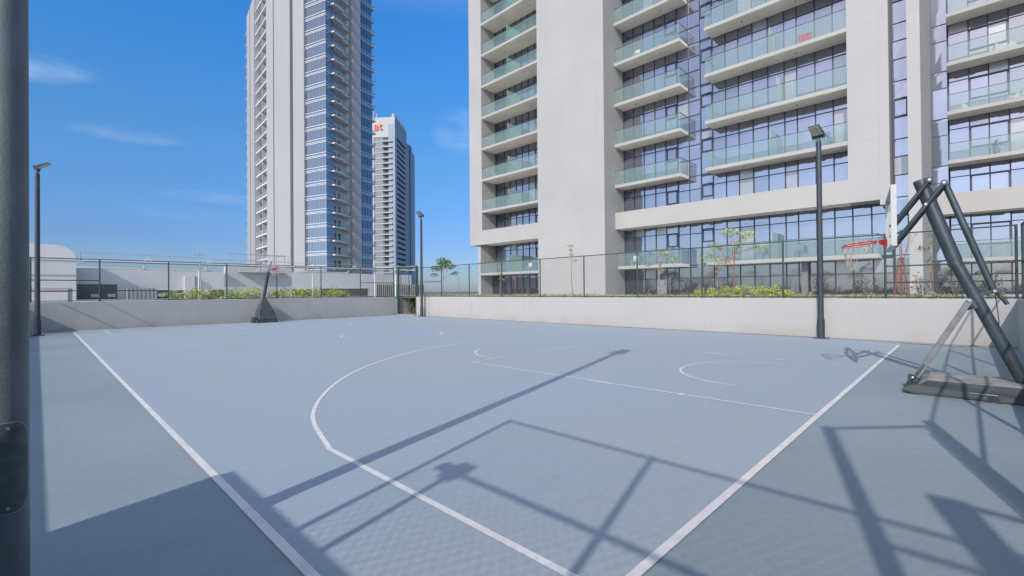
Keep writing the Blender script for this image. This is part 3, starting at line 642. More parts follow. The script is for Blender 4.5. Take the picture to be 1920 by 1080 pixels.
for k in range(0, 10):
    zb = ZB[k]; zt = ZB[k + 1]; f0 = zb + .22
    zs = [zt - .70]
    # mid bay
    window(XG, 4.87 if k else 3.0, 14.09, f0, zt, mid_m + ([3.95, 4.87] if not k else []), zs, dark=[(13.22 + .0, 14.09, zt - 1.55, zt - .55)], doors=())
    window(XG - .002, 14.12, 15.88, f0 - .22, zt, [15.0], [zb + .15, zt - .85, zt - 1.95], frame_w=.02)
    window(XG, 15.92, 20.66, f0, zt, left_m, zs, dark=[(15.97, 16.85, zt - 1.75, zt - .7)])
    window(35.6, 27.8, 37.1, f0, zt, lw_m, zs, dark=[(30.4, 31.3, zt - 1.6, zt - .7)])
    window(XG, 2.2, 2.9, f0 - .22, zt, [], [zb + .17, zt - .85, zt - 1.93], dark=[(2.22, 2.9, zt - 1.93, zt - .85)] if k % 2 == 0 else [])
    window(45.2, .72, 1.6, f0 - .22, zt, [1.15] if 0 else [], [zb + .2, zt - 1.0])
    window(45.2, -14, .68, f0, zt, rw_m[1:], zs, dark=[(-2.25, -.35, zt - 2.2, zt - .7)])
    if k != 1:
        balcony(XB, 4.875 if k else 3.5, 13.22, zb, 1.42, (False if k else True, True), div=(9.0,) if k % 2 == 0 else (8.6,))
        balcony(XB, 15.05, 20.66 if k else 20.5, zb, 1.42, (True, False))
        balcony(XB + .02, 27.77, 37.14 if k else 37.7, zb, 2.05, (False, False), div=(33.3,))
        balcony(43.7, -14, .72, zb, 1.45, (False, True), div=(-3.4,))
    else:
        pass
window(XG, 2.95, 20.66, 1.2, 3.3, [3.9, 4.87] + mid_m + [14.09, 15.0] + left_m + [15.92], [2.45]); window(35.6, 27.8, 37.7, 1.2, 3.3, lw_m, [2.9]); window(XG + .01, 2.2, 2.9, 1.2, 3.3, [], [2.4]); window(45.2, -14, 1.6, 1.2, 3.3, rw_m, [2.45])
bpart('spandrel', [(XG + .04, XG + .4, 2.2, 20.6, 1.0, TOP - 1), (35.7, 36.0, 27.8, 37.1, 1.0, TOP - 1), (45.3, 45.7, -14, 1.6, 1.0, TOP - 1)], 'mullion')
bpart('entrance_column', [(XB + 1.0, XG - .1, 7.2, 7.55, 1.16, 3.28)], 'greyfurn'); bpart('roof_slab', [(XB + .3, 50, -15.8, 39, TOP, TOP + .4)], 'bwhite2')
# belongings on balconies
m = MB()
for i in range(8):
    for j in range(4):
        a = 6.64 + .72 * i / 8; b = 6.64 + .72 * (i + 1) / 8; c = 17.08 + .42 * j / 4; d = 17.08 + .42 * (j + 1) / 4
        f_ = lambda y_, z_: (XB + .12 + .02 * math.sin(y_ * 23) + .01 * math.sin(z_ * 17), y_, z_)
        m.face([f_(a, c), f_(b, c), f_(b, d), f_(a, d)], 'towel')
m.box(XB + .10, XB + .16, 6.62, 7.38, 17.50, 17.52, 'towel')
tag(m.build('towel'), 'red towel hung behind balcony glass near the top of the apartment block', 'towel')
def cloth(X, yc, zc_, wd, ht, label):
    t = MB(); n = 14; rows = 5; rnd = random.Random(int(abs(yc) * 100))
    ph = [rnd.uniform(0, 6) for _ in range(4)]
    g_ = [[(X + .12 + .10 * math.sin(i * .9 + ph[0]) + .05 * j, yc - wd / 2 + wd * i / n, zc_ + ht * (j / rows) * (.62 + .30 * math.sin(i * .55 + ph[1]) + .08 * math.sin(i * 1.3 + ph[2])) * math.sin(math.pi * (i + .6) / (n + 1.2)) ** .5) for i in range(n + 1)] for j in range(rows + 1)]
    for j in range(rows):
        for i in range(n): t.face([g_[j][i], g_[j][i + 1], g_[j + 1][i + 1], g_[j + 1][i]], 'cloth')
    return tag(t.build('cloth', smooth=True), label, 'cloth')
cloth(43.72, -2.0, 17.05, 1.1, .75, 'pale cloth bundled behind balcony glass at the upper right edge'); cloth(43.72, -2.6, 13.72, 1.0, .7, 'pale cloth heap on the right wing balcony, second from the top right'); cloth(43.72, .0, 13.68, .9, .45, 'small pale cloth heap at the left end of a right wing balcony')
def chair(x, y, z_, mt, label):
    e_ = empty('balcony_chair', (x, y, z_), label, 'chair', 'chairs on the balconies')
    t = MB(); t.box(x - .22, x + .22, y - .22, y + .22, z_ + .42, z_ + .46, mt); part(t, 'seat', e_)
    t = MB(); t.box(x + .19, x + .22, y - .22, y + .22, z_ + .47, z_ + .88, mt); part(t, 'backrest', e_)
    for i in (-1, 1):
        for j in (-1, 1): t = MB(); t.box(x + i * .2 - .012, x + i * .2 + .012, y + j * .2 - .012, y + j * .2 + .012, z_, z_ + .419, mt); part(t, 'leg', e_)
chair(34.2, 19.0, 20.15 + .22, 'cloth', 'pale chair on the topmost balcony right of the blank white core'); chair(34.2, 16.5, 20.15 + .22, 'greyfurn', 'grey chair at the outer end of the topmost balcony right of the white core')
chair(34.3, 9.9, 3.52, 'greyfurn', 'grey chair on the lowest middle balcony, left of the second one'); chair(34.3, 7.6, 3.52, 'greyfurn', 'grey chair on the lowest middle balcony, nearer the lamp pole')
chair(34.3, 19.4, 3.52, 'cloth', 'pale chair on the lowest balcony right of the blank white core'); chair(34.4, 31.2, 3.52, 'cloth', 'pale chair on the lowest balcony of the left wing')
chair(34.4, 33.8, 16.99, 'greyfurn', 'grey chair on an upper balcony of the left wing'); chair(34.4, 29.6, 16.99, 'cloth', 'pale chair on an upper left wing balcony, next to the white core')

def potted(x, y, z_, h_, label, seed):
    rnd = random.Random(seed); e_ = empty('potted_plant', (x, y, z_), label, 'plant', 'pot plants on the balconies')
    t = MB(); t.tube([(x, y, z_), (x, y, z_ + .32)], [.12, .17], 'greyfurn', 10); part(t, 'pot', e_)
    t = MB()
    for q in range(46):
        a_ = rnd.uniform(0, 6.28); r_ = rnd.uniform(.05, .32); zz = z_ + .3 + h_ * rnd.uniform(.3, 1); c = Vector((x + r_ * math.cos(a_), y + r_ * math.sin(a_), zz)); u = Vector((math.cos(a_), math.sin(a_), .5)).normalized() * .12; v = Vector((-math.sin(a_), math.cos(a_), 0)) * .035
        t.face([c - u, c + v, c + u, c - v], 'leaf')
    part(t, 'foliage', e_)
for (x, y, z_, h_, lab) in ((34.1, 15.7, 20.37, .9, 'pot plant at the outer end of the topmost balcony right of the white core'), (34.1, 17.9, 3.52, .8, 'pot plant on the lowest balcony right of the blank white core'), (34.1, 11.9, 3.52, .8, 'pot plant near the left end of the lowest middle balcony'),
        (34.2, 6.0, 10.26, .7, 'pot plant on the middle balcony just above the parapet band'), (34.3, 35.6, 13.63, .8, 'pot plant at the outer end of a left wing balcony, mid height'), (44.4, -1.6, 10.27, .8, 'pot plant on the lowest free balcony of the right wing')):
    potted(x, y, z_, h_, lab, int(y * 10))
# ------------------------------------------------------------------ tower 1
T1 = empty('residential_tower', (52, 125, 1.1), 'tall white tower with blue glass corner rising left of centre', 'tower')
pts = [(45.12, 159.32), (44.98, 155.74), (43.27, 143.18), (42.45, 131.14), (44.57, 121.11), (44.86, 119.81), (45.86, 114.77), (48.0, 108.29), (50.36, 109.45), (55.76, 111.79), (57.62, 112.03), (63.04, 113.65)]
def frame(i, j=None):
    P = Vector(pts[i]); Q_ = Vector(pts[i + 1] if j is None else pts[j]); a = (Q_ - P); l = a.length; a = a / l; n = Vector((a.y, -a.x))
    if n.dot(-P) < 0: n = -n
    return ((P.x, P.y), (a.x, a.y), (n.x, n.y)), l
ZT = 86; kz = range(1, 25); off = .4
inner = Vector((70, 130))
t = MB()       # solid core behind the skins
ring_ = [Vector(p) for p in pts] + [Vector((74.5, 137)), Vector((84, 160)), Vector((58.2, 190)), Vector((52, 176))]
cen = Vector((60, 140)); rin = [p + (cen - p).normalized() * 3.2 for p in ring_]
for z0_, z1_ in ((1.0, ZT),):
    n = len(rin); b0 = len(t.v); t.v += [(p.x, p.y, z0_) for p in rin] + [(p.x, p.y, z1_) for p in rin]; k_ = t.mi('tpale')
    for i in range(n): t.f.append([i, (i + 1) % n, n + (i + 1) % n, n + i]); t.m.append(k_)
    t.f.append([n + i for i in range(n)]); t.m.append(k_)
part(t, 'wall', T1)
def t1wall(i, s0, s1, n0, n1, mt, name='wall', j=None):
    fr, l = frame(i, j); t = MB(); t.fbox(fr, l * s0, l * s1, n0, n1, 1.0, ZT, mt); return part(t, name, T1)
def floors(proto, ks=kz):
    for k_ in list(ks)[1:]: copy_tree(proto, T1 if proto.parent == T1 else proto.parent, dz=(k_ - list(ks)[0]) * FH)
z0_ = off + FH * 1
t1wall(1, .0, .40, -3, .35, 'twhite'); t1wall(1, .40, .50, -3, -.6, 'tgrey'); t1wall(1, .50, .98, -3, .35, 'twhite')
t1wall(3, 0, .3, -3, .25, 'twhite'); t1wall(3, .3, .985, -3, .0, 'twhite'); t1wall(4, 0, 1, -3, -.7, 'tgrey'); t1wall(5, 0, .62, -3, .1, 'twhite'); t1wall(5, .62, 1.0, -3, .45, 'twhite')
t1wall(9, -.15, 1.1, -3, 1.7, 'twhite')
t1wall(2, .52, .56, -1.49, -.05, 'twhite', 'divider_fin')
# recess back walls are the core; balconies
fr, l = frame(0); t = MB(); t.fbox(fr, 0.5, l, -3, .0, z0_, z0_ + .28, 'twhite'); b1 = part(t, 'balcony', T1); t = MB(); t.fbox(fr, 0.5, l, -.1, -.06, z0_ + .3, z0_ + 1.3, 'bal'); part(t, 'balustrade', b1); floors(b1)
t1wall(2, .0, 1.0, -1.9, -1.5, 'tpale'); fr, l = frame(2); t = MB(); t.fbox(fr, .2, l, -1.49, .1, z0_, z0_ + .35, 'tslab'); b1 = part(t, 'balcony', T1); t = MB(); t.fbox(fr, .2, l, 0, .04, z0_ + .36, z0_ + 1.35, 'bal'); part(t, 'balustrade', b1); t = MB(); t.fbox(fr, l * .12, l * .38, -1.49, -1.42, z0_ + .4, z0_ + 2.5, 'tgrey'); t.fbox(fr, l * .64, l * .9, -1.49, -1.42, z0_ + .4, z0_ + 2.5, 'tgrey'); part(t, 'window', b1); floors(b1)
def t1glass(i, mt, nm, hi=True):
    fr, l = frame(i); t = MB(); t.fbox(fr, 0.02, l - .02, -.3, 0, z0_, z0_ + FH, mt)
    for dz_ in (.02, .34, .92): t.fbox(fr, 0, l, .001, .09, z0_ + dz_, z0_ + dz_ + .12, 'tline')
    for q in range(1, nm): t.fbox(fr, l * q / nm - .03, l * q / nm + .03, .001, .06, z0_ + 1.05, z0_ + FH, 'tgrey' if hi else 'mullion')
    b1 = part(t, 'window', T1); floors(b1)
t1glass(6, 'tglass', 7); t1glass(7, 'tglassd', 3); t1glass(10, 'tglassd', 6, False)
fr, l = frame(8); t = MB(); t.fbox(fr, -.9, 2.6, -2.2, 1.1, z0_, z0_ + .35, 'tslab'); t.fbox(fr, 2.6, l + .1, -2.2, .3, z0_, z0_ + .30, 'tslab'); t.fbox(fr, l - .3, l, -3, .4, z0_ + .3, z0_ + FH, 'tpale'); b1 = part(t, 'balcony', T1)
t = MB(); t.fbox(fr, -.9, 2.6, 1.0, 1.05, z0_ + .36, z0_ + 1.4, 'bal'); t.fbox(fr, 2.6, l - .3, .4, .45, z0_ + .36, z0_ + 1.4, 'bal'); part(t, 'balustrade', b1)
t = MB(); t.fbox(fr, 1.9, 2.5, -2.2, -1.55, z0_ + .9, z0_ + 2.4, 'tdark'); t.fbox(fr, 3.2, 4.1, -2.2, -1.55, z0_ + .36, z0_ + 2.4, 'tdark'); part(t, 'window', b1); floors(b1)
fr, l = frame(10); t = MB(); t.fbox(fr, l, l + .9, -3, .4, z0_, z0_ + .35, 'tpale'); b1 = part(t, 'balcony', T1); t = MB(); t.fbox(fr, l + .8, l + .85, -3, .3, z0_ + .36, z0_ + 1.3, 'bal'); part(t, 'balustrade', b1); floors(b1)

# ------------------------------------------------------------------ tower 2
T2 = empty('residential_tower', (150, 258, 1.1), 'distant narrow white tower with rooftop sign behind the blue glass tower', 'tower')
def cp(px, d, dz=0): 
    v = fw.copy(); v.z = 0; v.normalize(); return Vector((v.x * d + rt.x * (px - 960) / F * d, v.y * d + rt.y * (px - 960) / F * d))
def cframe(px0, d0, px1, d1, side=False):
    P = cp(px0, d0); Q_ = cp(px1, d1); a = Q_ - P; l = a.length; a /= l; n = Vector((a.y, -a.x))
    if (n.dot(Vector((rt.x, rt.y))) < 0) if side else (n.dot(-P) < 0): n = -n
    return ((P.x, P.y), (a.x, a.y), (n.x, n.y)), l
A2, lA = cframe(682, 286, 742, 284); B2, lB = cframe(742, 284, 764.5, 312, True); C2, lC = cframe(764.5, 312, 774, 321, True); D2, lD = cframe(774, 321, 779, 333, True)
t = MB(); t.fbox(A2, 0, lA - 5.5, -30, -1, 1, 104, 't2white'); t.fbox(A2, lA - 5.5, lA, -3, -1, 1, 104, 't2white'); t.fbox(A2, 0, lA, -1, 0, 97, 109.3, 't2white'); t.fbox(A2, lA - 1.4, lA, -1, 0, 1, 97, 't2white'); t.fbox(A2, 0, lA * .62, -1, -.5, 1, 97, 't2grey'); t.fbox(B2, 0, 1.5, -4, .05, 1, 105, 't2blue'); part(t, 'wall', T2)
t = MB(); t.fbox(B2, 1.5, lB, -8, -1.5, 1, 103, 't2slot'); t.fbox(B2, 1.5, lB, -8, -.2, 98, 109.2, 't2blue'); part(t, 'wall', T2)
t = MB(); t.fbox(C2, 0, lC, -9, 0, 1, 102, 't2blue'); t.fbox(C2, lC * .45, lC * .6, .01, .3, 1, 102, 't2slot'); part(t, 'wall', T2)
t = MB(); t.fbox(D2, 0, lD, -9, 0, 1, 99, 't2blue'); part(t, 'wall', T2)
F2 = FH; K2 = 28; zb_ = 3.0
def fl2(mb, name, n=K2):
    o_ = part(mb, name, T2)
    for k_ in range(1, n): copy_tree(o_, T2, dz=k_ * F2)
t1wall(8, -.02, 1.0, -2.4, -1.6, 'tpale')
t = MB(); t.fbox(A2, .5, lA * .62, -.49, -.2, zb_, zb_ + .5, 't2white'); t.fbox(A2, lA * .30, lA * .34, -.49, -.1, zb_ + .5, zb_ + F2, 't2white'); t.fbox(A2, 0, lA * .2, -.49, .1, zb_ + 1.2, zb_ + 1.6, 't2white'); fl2(t, 'window')
t = MB(); t.fbox(A2, lA * .62, lA - 1.6, -.99, 1.2, zb_, zb_ + .6, 't2white'); t.fbox(A2, lA * .64, lA - 1.5, -.99, -.9, zb_ + .6, zb_ + F2, 't2slot'); fl2(t, 'balcony')
t = MB(); t.fbox(B2, 1.6, lB - 4, -1.49, .1, zb_, zb_ + 1.9, 't2blue'); t.fbox(B2, lB - 4, lB, -1.49, 0, zb_, zb_ + F2, 't2blue'); t.fbox(B2, 1.6, lB - 4, .11, .2, zb_ + 1.5, zb_ + 1.85, 't2white'); fl2(t, 'balcony')
t = MB(); t.fbox(D2, lD, lD + .9, -3, .0, zb_, zb_ + .6, 't2white'); fl2(t, 'fin_ledge')
cu = bpy.data.curves.new('sign', 'FONT'); cu.body = 'at'; cu.size = 7.0; cu.extrude = .25
ob = bpy.data.objects.new('sign_tmp', cu); col.objects.link(ob)
dg = bpy.context.evaluated_depsgraph_get(); me = bpy.data.meshes.new_from_object(ob.evaluated_get(dg)); bpy.data.objects.remove(ob)
me.materials.clear(); me.materials.append(MT['redsign'])
so = bpy.data.objects.new('sign_letter', me); col.objects.link(so)
P, a, n = A2; s0 = lA * .36
so.matrix_basis = Matrix(((a[0], 0, n[0], P[0] + a[0] * s0 + n[0] * .6), (a[1], 0, n[1], P[1] + a[1] * s0 + n[1] * .6), (0, 1, 0, 101.6), (0, 0, 0, 1)))
mw = Matrix.Translation(-WORLD[T2.name]) @ so.matrix_basis; so.parent = T2; so.matrix_basis = mw
t = MB()
for k_, s_ in enumerate((.5, 4.5, 8, 12, 16, 20, 24)):
    t = MB(); h_ = 4.2 - .25 * k_; t.fbox(B2, s_, s_ + 1.8, -.9, -.4, 109.0, 109 + h_ * .5, 't2slot'); t.fbox(B2, s_ + .2, s_ + .7, -.9, -.4, 109 + h_ * .5, 109 + h_, 't2slot'); part(t, 'roof_sign_letter', T2)
for a_, b_, c_, m_ in ((.33, .35, 113.5, 'redsign'), (.42, .44, 112, 't2white'), (.9, .99, 111.5, 't2white')): t = MB(); t.fbox(A2, lA * a_, lA * b_, -1, -.6, 109, c_, m_); part(t, 'roof_mast', T2)

# ------------------------------------------------------------------ low buildings and canopy at left
e = empty('low_building', (10, 50, 1.1), 'long low white building with dark openings behind the far fence', 'building')
t = MB(); t.box(2.1, 33, 50, 60, 1, 3.72, 'bgwall'); t.box(9.15, 9.9, 49.6, 50, 1.0, 3.2, 'bgwall'); w1 = part(t, 'wall', e)
for i, (x0, x1, z0, z1) in enumerate([(2.2, 4.6, 1.2, 2.4), (6.9, 10.6, 1.15, 1.9), (11.1, 16.0, 1.15, 1.92), (17.2, 20.5, 1.15, 1.95), (21.5, 27.0, 1.15, 2.02)]):
    t = MB(); t.box(x0, x1, 49.97, 49.995, z0, z1, 'louver'); t.box(x0 - .05, x1 + .05, 49.93, 49.968, z1, z1 + .05, 'whitepaint'); part(t, 'opening', e)
for x in (3.0, 4.0, 7.3, 8.4):
    t = MB(); t.box(x, x + .5, 49.93, 49.965, 1.35, 1.6, 'bgwall'); part(t, 'vent', e)
e = empty('low_building', (-2, 50, 1.1), 'pale low building with a rounded roof corner at far left', 'building')
t = MB(); prof = [(-14, 1.0), (2.05, 1.0), (2.05, 4.3), (1.95, 4.7), (1.7, 5.0), (1.3, 5.2), (.8, 5.28), (-14, 5.25)]; k = len(prof)
t.v += [(x, 48, z_) for x, z_ in prof] + [(x, 58, z_) for x, z_ in prof]; q = t.mi('bgwall')
t.f.append(list(range(k))); t.m.append(q); t.f.append([k + i for i in range(k)][::-1]); t.m.append(q)
for i in range(k): j = (i + 1) % k; t.f.append([i, k + i, k + j, j]); t.m.append(q)
part(t, 'wall', e); t = MB(); t.box(-14, 2.0, 47.96, 47.99, 3.0, 3.06, 'tgrey'); t.box(-14, 2.0, 47.96, 47.99, 4.1, 4.14, 'tgrey'); part(t, 'wall_joint', e)
e = empty('slatted_enclosure', (6, 49, 1.1), 'grey slatted utility enclosure in front of the low white building', 'enclosure')
t = MB(); t.box(5.05, 6.9, 48.2, 49.4, 1.12, 2.05, 'slat'); part(t, 'housing', e)
t = MB()
for i in range(8): x = 5.02 + i * .265; t.box(x, x + .07, 48.12, 48.2, 1.12, 2.07, 'tgrey')
part(t, 'slat', e)
e = empty('slatted_enclosure', (28, 49, 1.1), 'grey slatted screen behind the far fence beside the green gate', 'enclosure')
t = MB()
for i in range(26): x = 27.8 + i * .26; t.box(x, x + .12, 49.4, 49.55, 1.12, 2.5, 'slat')
part(t, 'slat', e); t = MB(); t.box(27.7, 34.6, 49.56, 49.6, 1.12, 2.52, 'louver'); part(t, 'backing', e)
e = empty('shade_canopy', (12, 36, 1.1), 'long thin shade canopy of beams, cables and posts above the far fence', 'canopy')
t = MB(); t.box(1.7, 24.2, 36, 36.12, 3.50, 3.60, 'whitepaint'); t.box(1.9, 20, 36.13, 36.9, 3.48, 3.60, 'darkbeam'); part(t, 'beam', e)
for (x0, x1, yy, zz) in ((1.5, 4.4, 37.5, 3.15), (4.7, 6.9, 37.6, 3.13), (6.46, 9.2, 37.5, 3.1), (10.2, 13.4, 37.5, 3.1), (14.5, 18.5, 37.5, 3.2)):
    t = MB(); t.box(x0, x1, yy, yy + .5, zz, zz + .06, 'darkbeam'); t.box(x0, x1, yy - .05, yy - .002, zz, zz + .08, 'whitepaint'); part(t, 'shade_panel', e)
for x in (4.75, 8.09, 11.4, 14.9, 18.3):
    t = MB(); t.bar((x - .25, 36.05, 3.52), (x, 36.05, 3.78), .07, .05, 'whitepaint'); t.bar((x + .3, 36.05, 3.52), (x, 36.05, 3.78), .07, .05, 'whitepaint'); t.bar((x, 36.0, 3.62), (x, 37.6, 3.2), .05, .05, 'whitepaint'); part(t, 'bracket', e)
t = MB(); t.tube([(1.7, 36, 3.98), (4.75, 36, 3.95), (12, 36, 3.82), (24, 36, 3.88)], .015, 'tgrey', 5); t.tube([(1.7, 36, 3.5), (1.7, 36, 4.0)], .03, 'tgrey', 6); part(t, 'cable', e)
for x in (7.45, 14.92, 20.23, 22.26): t = MB(); t.tube([(x, 36.2, 1.12), (x, 36.2, 3.5 if x > 8 else 3.5)], .06 if x > 20 else .04, 'whitepaint', 8); part(t, 'post', e)
t = MB(); t.bar((22.26, 36.3, 3.3), (20.9, 36.3, 3.45), .05, .05, 'whitepaint'); t.bar((23.3, 36.3, 3.35), (24.6, 36.3, 3.8), .05, .05, 'whitepaint'); t.tube([(20, 36.1, 3.75), (25, 36.1, 3.95)], .03, 'whitepaint', 6); part(t, 'brace', e)
e = empty('guard_railing', (11.5, 38, 3.6), 'thin grey guard railing above the canopy beside the far backboard', 'railing')
t = MB()
for x in (9.6, 11.2, 12.0, 12.9, 13.8): t.tube([(x, 38, 3.5), (x, 38, 4.45)], .022, 'tgrey', 6)
t.tube([(9.6, 38, 4.45), (13.8, 38, 4.45)], .022, 'tgrey', 6); t.tube([(9.6, 38, 4.0), (13.8, 38, 4.0)], .018, 'tgrey', 6); t.box(9.4, 14, 37.9, 38.2, 1.12, 3.5, 'bgwall'); part(t, 'railing_frame', e)
e = empty('utility_pole', (7.42, 34, 1.1), 'slim utility pole with small cross arm above the far fence', 'pole')
t = MB(); t.tube([(7.15, 34, 1.12), (7.02, 34, 4.1)], .03, 'tgrey', 6); part(t, 'pole', e); t = MB(); t.bar((6.75, 34, 3.93), (7.35, 34, 4.0), .04, .04, 'tgrey'); t.bar((6.9, 34, 4.0), (7.1, 34, 4.15), .03, .03, 'tgrey'); part(t, 'cross_arm', e)
e = empty('metal_barrier', (.5, 28.6, 1.2), 'low metal barrier behind the far fence beside the leftmost lamp', 'barrier')
t = MB(); t.box(.95, 1.1, 28.6, 28.7, 1.12, 1.85, 'tgrey'); part(t, 'post', e)
for zz in (1.82, 1.70): t = MB(); t.tube([(-1.5, 28.65, zz), (1.0, 28.65, zz)], .018, 'stake' if zz > 1.8 else 'tgrey', 6); part(t, 'rail', e)

# ------------------------------------------------------------------ vegetation
def leaves(t, n, cfun, size, mt, rnd, droop=0):
    for _ in range(n):
        c = cfun(); s_ = size * rnd.uniform(.6, 1.4)
        u = Vector((rnd.gauss(0, 1), rnd.gauss(0, 1), rnd.gauss(0, .7))).normalized(); v = u.cross(Vector((rnd.gauss(0, 1), rnd.gauss(0, 1), rnd.gauss(0, 1)))).normalized()
        if droop: u = (u + Vector((0, 0, droop))).normalized()
        c = Vector(c); t.face([c - u * s_, c + v * s_ * .42, c + u * s_, c - v * s_ * .42], mt)
def blob(rnd, c, r):
    def f():
        while 1:
            p = Vector((rnd.uniform(-1, 1), rnd.uniform(-1, 1), rnd.uniform(-1, 1)))
            if p.length < 1: return (c[0] + p.x * r[0], c[1] + p.y * r[1], c[2] + p.z * r[2])
    return f
def shrub(x, y, z_, rx, h_, mt, n, label, group=None, size=.05, seed=0, droop=.6, nm='shrub'):
    rnd = random.Random(seed); t = MB()
    sub = [(x + rnd.uniform(-.6, .6) * rx, y + rnd.uniform(-.5, .5) * rx, z_ + h_ * rnd.uniform(.3, .55)) for _ in range(5)]
    for c in sub: leaves(t, n // 5, blob(rnd, c, (rx * .55, rx * .55, h_ * .5)), size, mt, rnd, droop)
    for i in range(6): t.tube([(x + rnd.uniform(-.2, .2) * rx, y, z_ - .02), (x + rnd.uniform(-.8, .8) * rx, y + rnd.uniform(-.4, .4) * rx, z_ + h_ * .8)], .008, 'bark', 4)
    return tag(t.build(nm), label, 'shrub', group)
def pxof(x, y, z_):
    v = Vector((x, y, z_ - 1.55)); d = v.dot(fw); return 960 + F * v.dot(rt2) / d
# yellow-green row behind the far fence
place = ['leftmost', 'second from the left', 'third from the left', 'fourth from the left', 'fifth from the left', 'just left of the far hoop post', 'just right of the far hoop post', 'eighth from the left', 'ninth from the left', 'tenth from the left', 'second from the right', 'rightmost']
xs_ = [4.95, 5.75, 6.45, 7.2, 7.95, 8.7, 9.6, 10.5, 11.5, 12.4, 13.3, 14.1]
for i, x in enumerate(xs_):
    hh_ = [.5, .62, .58, .66, .58, .7, .66, .62, .74, .7, .68, .45][i]
    shrub(x, 29.2 + .2 * (i % 3), 1.13, .55, hh_ + .15, 'bush' if i % 3 else 'bush2', 520, 'yellow-green shrub behind the far fence, ' + place[i] + (' in its row' if 'hoop' not in place[i] else ''), 'yellow-green shrubs along the far fence', .05, 100 + i)
# right planter: clipped bright shrubs
xs_ = [7.6, 7.1, 6.6, 6.05, 5.5, 5.0, 4.55]; nmz = ['leftmost', 'second', 'third', 'middle', 'third from the right', 'second from the right', 'rightmost']
for i, y in enumerate(xs_):
    shrub(18.7, y, 1.16, .36, [.4, .45, .5, .5, .46, .44, .32][i] + .08, 'bush', 620, 'bright lime-green clipped shrub on the sunlit planter, %s of its bank' % nmz[i], 'lime-green shrubs on the sunlit planter', .035, 200 + i, .2)
m = MB(); rnd = random.Random(5)
def gc():
    y = rnd.uniform(-.8, 27.5); return (rnd.uniform(17.7, 19.2), y, 1.16 + rnd.uniform(0, .16 + .10 * math.sin(y * 2.1) ** 2))
leaves(m, 9000, gc, .045, 'grass', rnd, .5)
tag(m.build('ground_cover'), 'low green ground cover along the top of the sunlit wall', 'ground cover', kind='stuff')
m = MB()
def gc2():
    y = rnd.uniform(28.2, 29.2); return (rnd.uniform(17.8, 19.0), rnd.uniform(25.9, 27.8), rnd.uniform(.1, 1.25))
leaves(m, 1500, gc2, .06, 'brownhedge', rnd, .3); tag(m.build('hedge'), 'brown dry hedge seen through the green gate', 'hedge')
i = 0
for (x, y, h_, lab) in ((18.6, 3.6, 1.0, 'dark twiggy shrub behind the fence, just left of the tall lamp pole'), (18.8, 2.3, .9, 'dark twiggy shrub behind the fence under the near hoop rim'), (18.8, 1.0, .9, 'dark twiggy shrub left of the red stake tripod'), (18.9, .2, .8, 'dark twiggy shrub beyond the near hoop post'), (18.9, -.5, .8, 'dark twiggy shrub beside the fence corner at right'), (18.8, 8.2, .9, 'dark green shrub at the left end of the lime shrubs'), (18.9, 9.0, 1.2, 'dark twiggy shrub behind the pale-stemmed sapling')):
    shrub(x, y, 1.16, .38, h_, 'twig', 260, lab, 'dark shrubs on the sunlit planter', .035, 300 + i, .3); i += 1
m = MB()
def tree(x, y, h_, crown, mt, n, label, stem='bark', seed=0, stakes=0, size=.06, tr=.035, lean=0):
    rnd = random.Random(seed); e_ = empty('young_tree', (x, y, 1.16), label, 'tree'); z_ = 1.14
    t = MB(); top = Vector((x, y + lean, z_ + h_)); base_ = Vector((x, y, z_))
    t.tube([base_, base_ + (top - base_) * .35 + Vector((0, .03, 0)), base_ + (top - base_) * .7 - Vector((0, .02, 0)), top], [tr, tr * .8, tr * .6, tr * .25], stem, 7)
    for (dx, dy, dz_, r_) in crown:
        s_ = base_ + (top - base_) * rnd.uniform(.5, .75); c = Vector((x + dx, y + dy, z_ + dz_))
        t.tube([s_, (s_ + c) / 2 + Vector((0, 0, .05)), c], [tr * .45, tr * .3, tr * .12], stem, 5)
        for q in range(3): t.tube([(s_ + c) / 2, c + Vector((rnd.uniform(-r_, r_), rnd.uniform(-r_, r_), rnd.uniform(-.3, .6) * r_))], tr * .12, stem, 4)
    tk = part(t, 'trunk', e_)
    t = MB()
    for (dx, dy, dz_, r_) in crown: leaves(t, int(n * r_ * r_ / .09), blob(rnd, (x + dx, y + dy, z_ + dz_), (r_, r_, r_ * .45)), size, mt, rnd)
    part(t, 'crown', e_)
    for q in range(stakes):
        a_ = q * 2.1; t = MB(); t.tube([(x + .22 * math.cos(a_), y + .22 * math.sin(a_), z_), (x + .05 * math.cos(a_), y + .05 * math.sin(a_), z_ + 1.35)], .022, 'stake', 6); part(t, 'stake', e_)
    return e_
tree(18.6, 24.45, 2.3, [(0, 0, 2.45, .5), (0, .75, 1.95, .45), (0, -.7, 2.05, .45), (.1, .3, 2.2, .45), (-.1, -.35, 2.3, .45), (0, 1.0, 1.55, .3), (.1, -1.1, 1.6, .3)], 'leaf', 55, 'flat-topped green tree right of the far lamp pole', seed=1, size=.07)
tree(18.6, 22.9, 1.35, [(0, 0, 1.3, .15)], 'twig', 20, 'short bare sapling right of the flat-topped tree', seed=2, size=.04, tr=.02)
tree(18.6, 19.1, 1.7, [(0, .1, 1.5, .22), (0, -.1, 1.1, .2), (.1, 0, 1.8, .15)], 'leaf2', 45, 'small sapling in front of the left wing of the block', seed=3, size=.045, tr=.02)
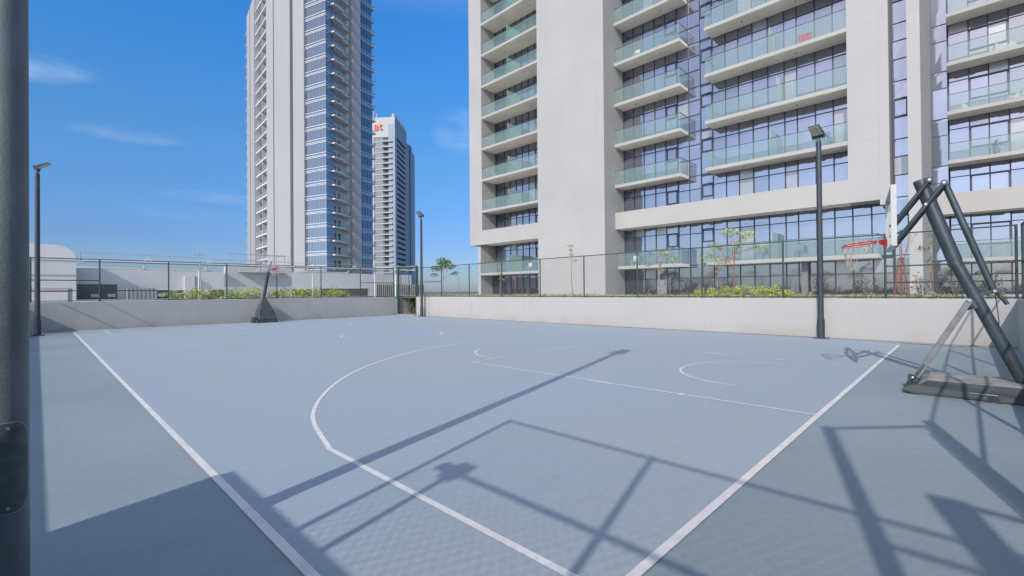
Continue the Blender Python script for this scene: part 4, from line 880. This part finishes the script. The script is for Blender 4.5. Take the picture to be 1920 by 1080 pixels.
tree(18.6, 17.9, 1.3, [(0, .1, 1.1, .15)], 'leaf2', 40, 'thin reddish sapling left of the blank white core', 'stake', seed=4, size=.04, tr=.02)
tree(18.6, 13.95, 2.75, [(0, .1, 2.65, .16), (0, .05, 2.2, .16), (.05, -.1, 1.9, .14), (0, .12, 2.45, .12)], 'leaf', 60, 'tall slender sapling in front of the blank white core', seed=5, size=.045, tr=.025, lean=.1)
tree(18.6, 9.35, 2.2, [(0, .2, 2.2, .2), (0, -.3, 2.0, .25), (0, .5, 1.5, .2), (.1, -.6, 1.7, .3), (0, .0, 1.3, .2)], 'leaf2', 60, 'pale-stemmed young tree before the lower left balcony', seed=6, size=.05, tr=.045)
tree(18.6, 6.3, 2.4, [(0, .15, 2.6, .38), (.1, .7, 2.1, .36), (0, -.45, 2.45, .32), (0, 1.05, 1.75, .3), (-.1, -.2, 2.1, .3), (0, .4, 1.5, .25), (.1, -.85, 2.0, .25), (0, 1.2, 1.4, .2)], 'leaf2', 75, 'wide yellow-green tree with a red stem above the lime shrubs', 'stake', seed=7, size=.05, tr=.03)
tree(18.75, 6.95, 1.9, [(0, .1, 1.5, .2), (0, 0, 1.1, .15)], 'leaf2', 45, 'thin vine-like sapling just left of the wide yellow-green tree', seed=8, size=.045, tr=.025)
tree(18.6, 1.4, 1.95, [(0, .05, 1.9, .12), (0, -.25, 2.05, .12)], 'leaf2', 30, 'bare sapling inside a red stake tripod under the near backboard', 'stake', seed=9, stakes=3, size=.04, tr=.03)
tree(18.6, .72, 2.2, [(0, 0, 1.95, .16), (0, .18, 1.6, .2), (.05, 0, 1.2, .12), (0, -.15, 1.75, .14)], 'leaf', 60, 'slender leafy sapling left of the near hoop post', seed=10, stakes=1, size=.045, tr=.02)
# belongings of the hard landscape in the planter
m = MB(); m.box(18.9, 19.2, 2.9, 3.9, 1.16, 1.30, 'bwhite2'); tag(m.build('low_planter_bench'), 'small white kerb block among plants beside the tall lamp pole', 'kerb')
bpy.context.view_layer.update()
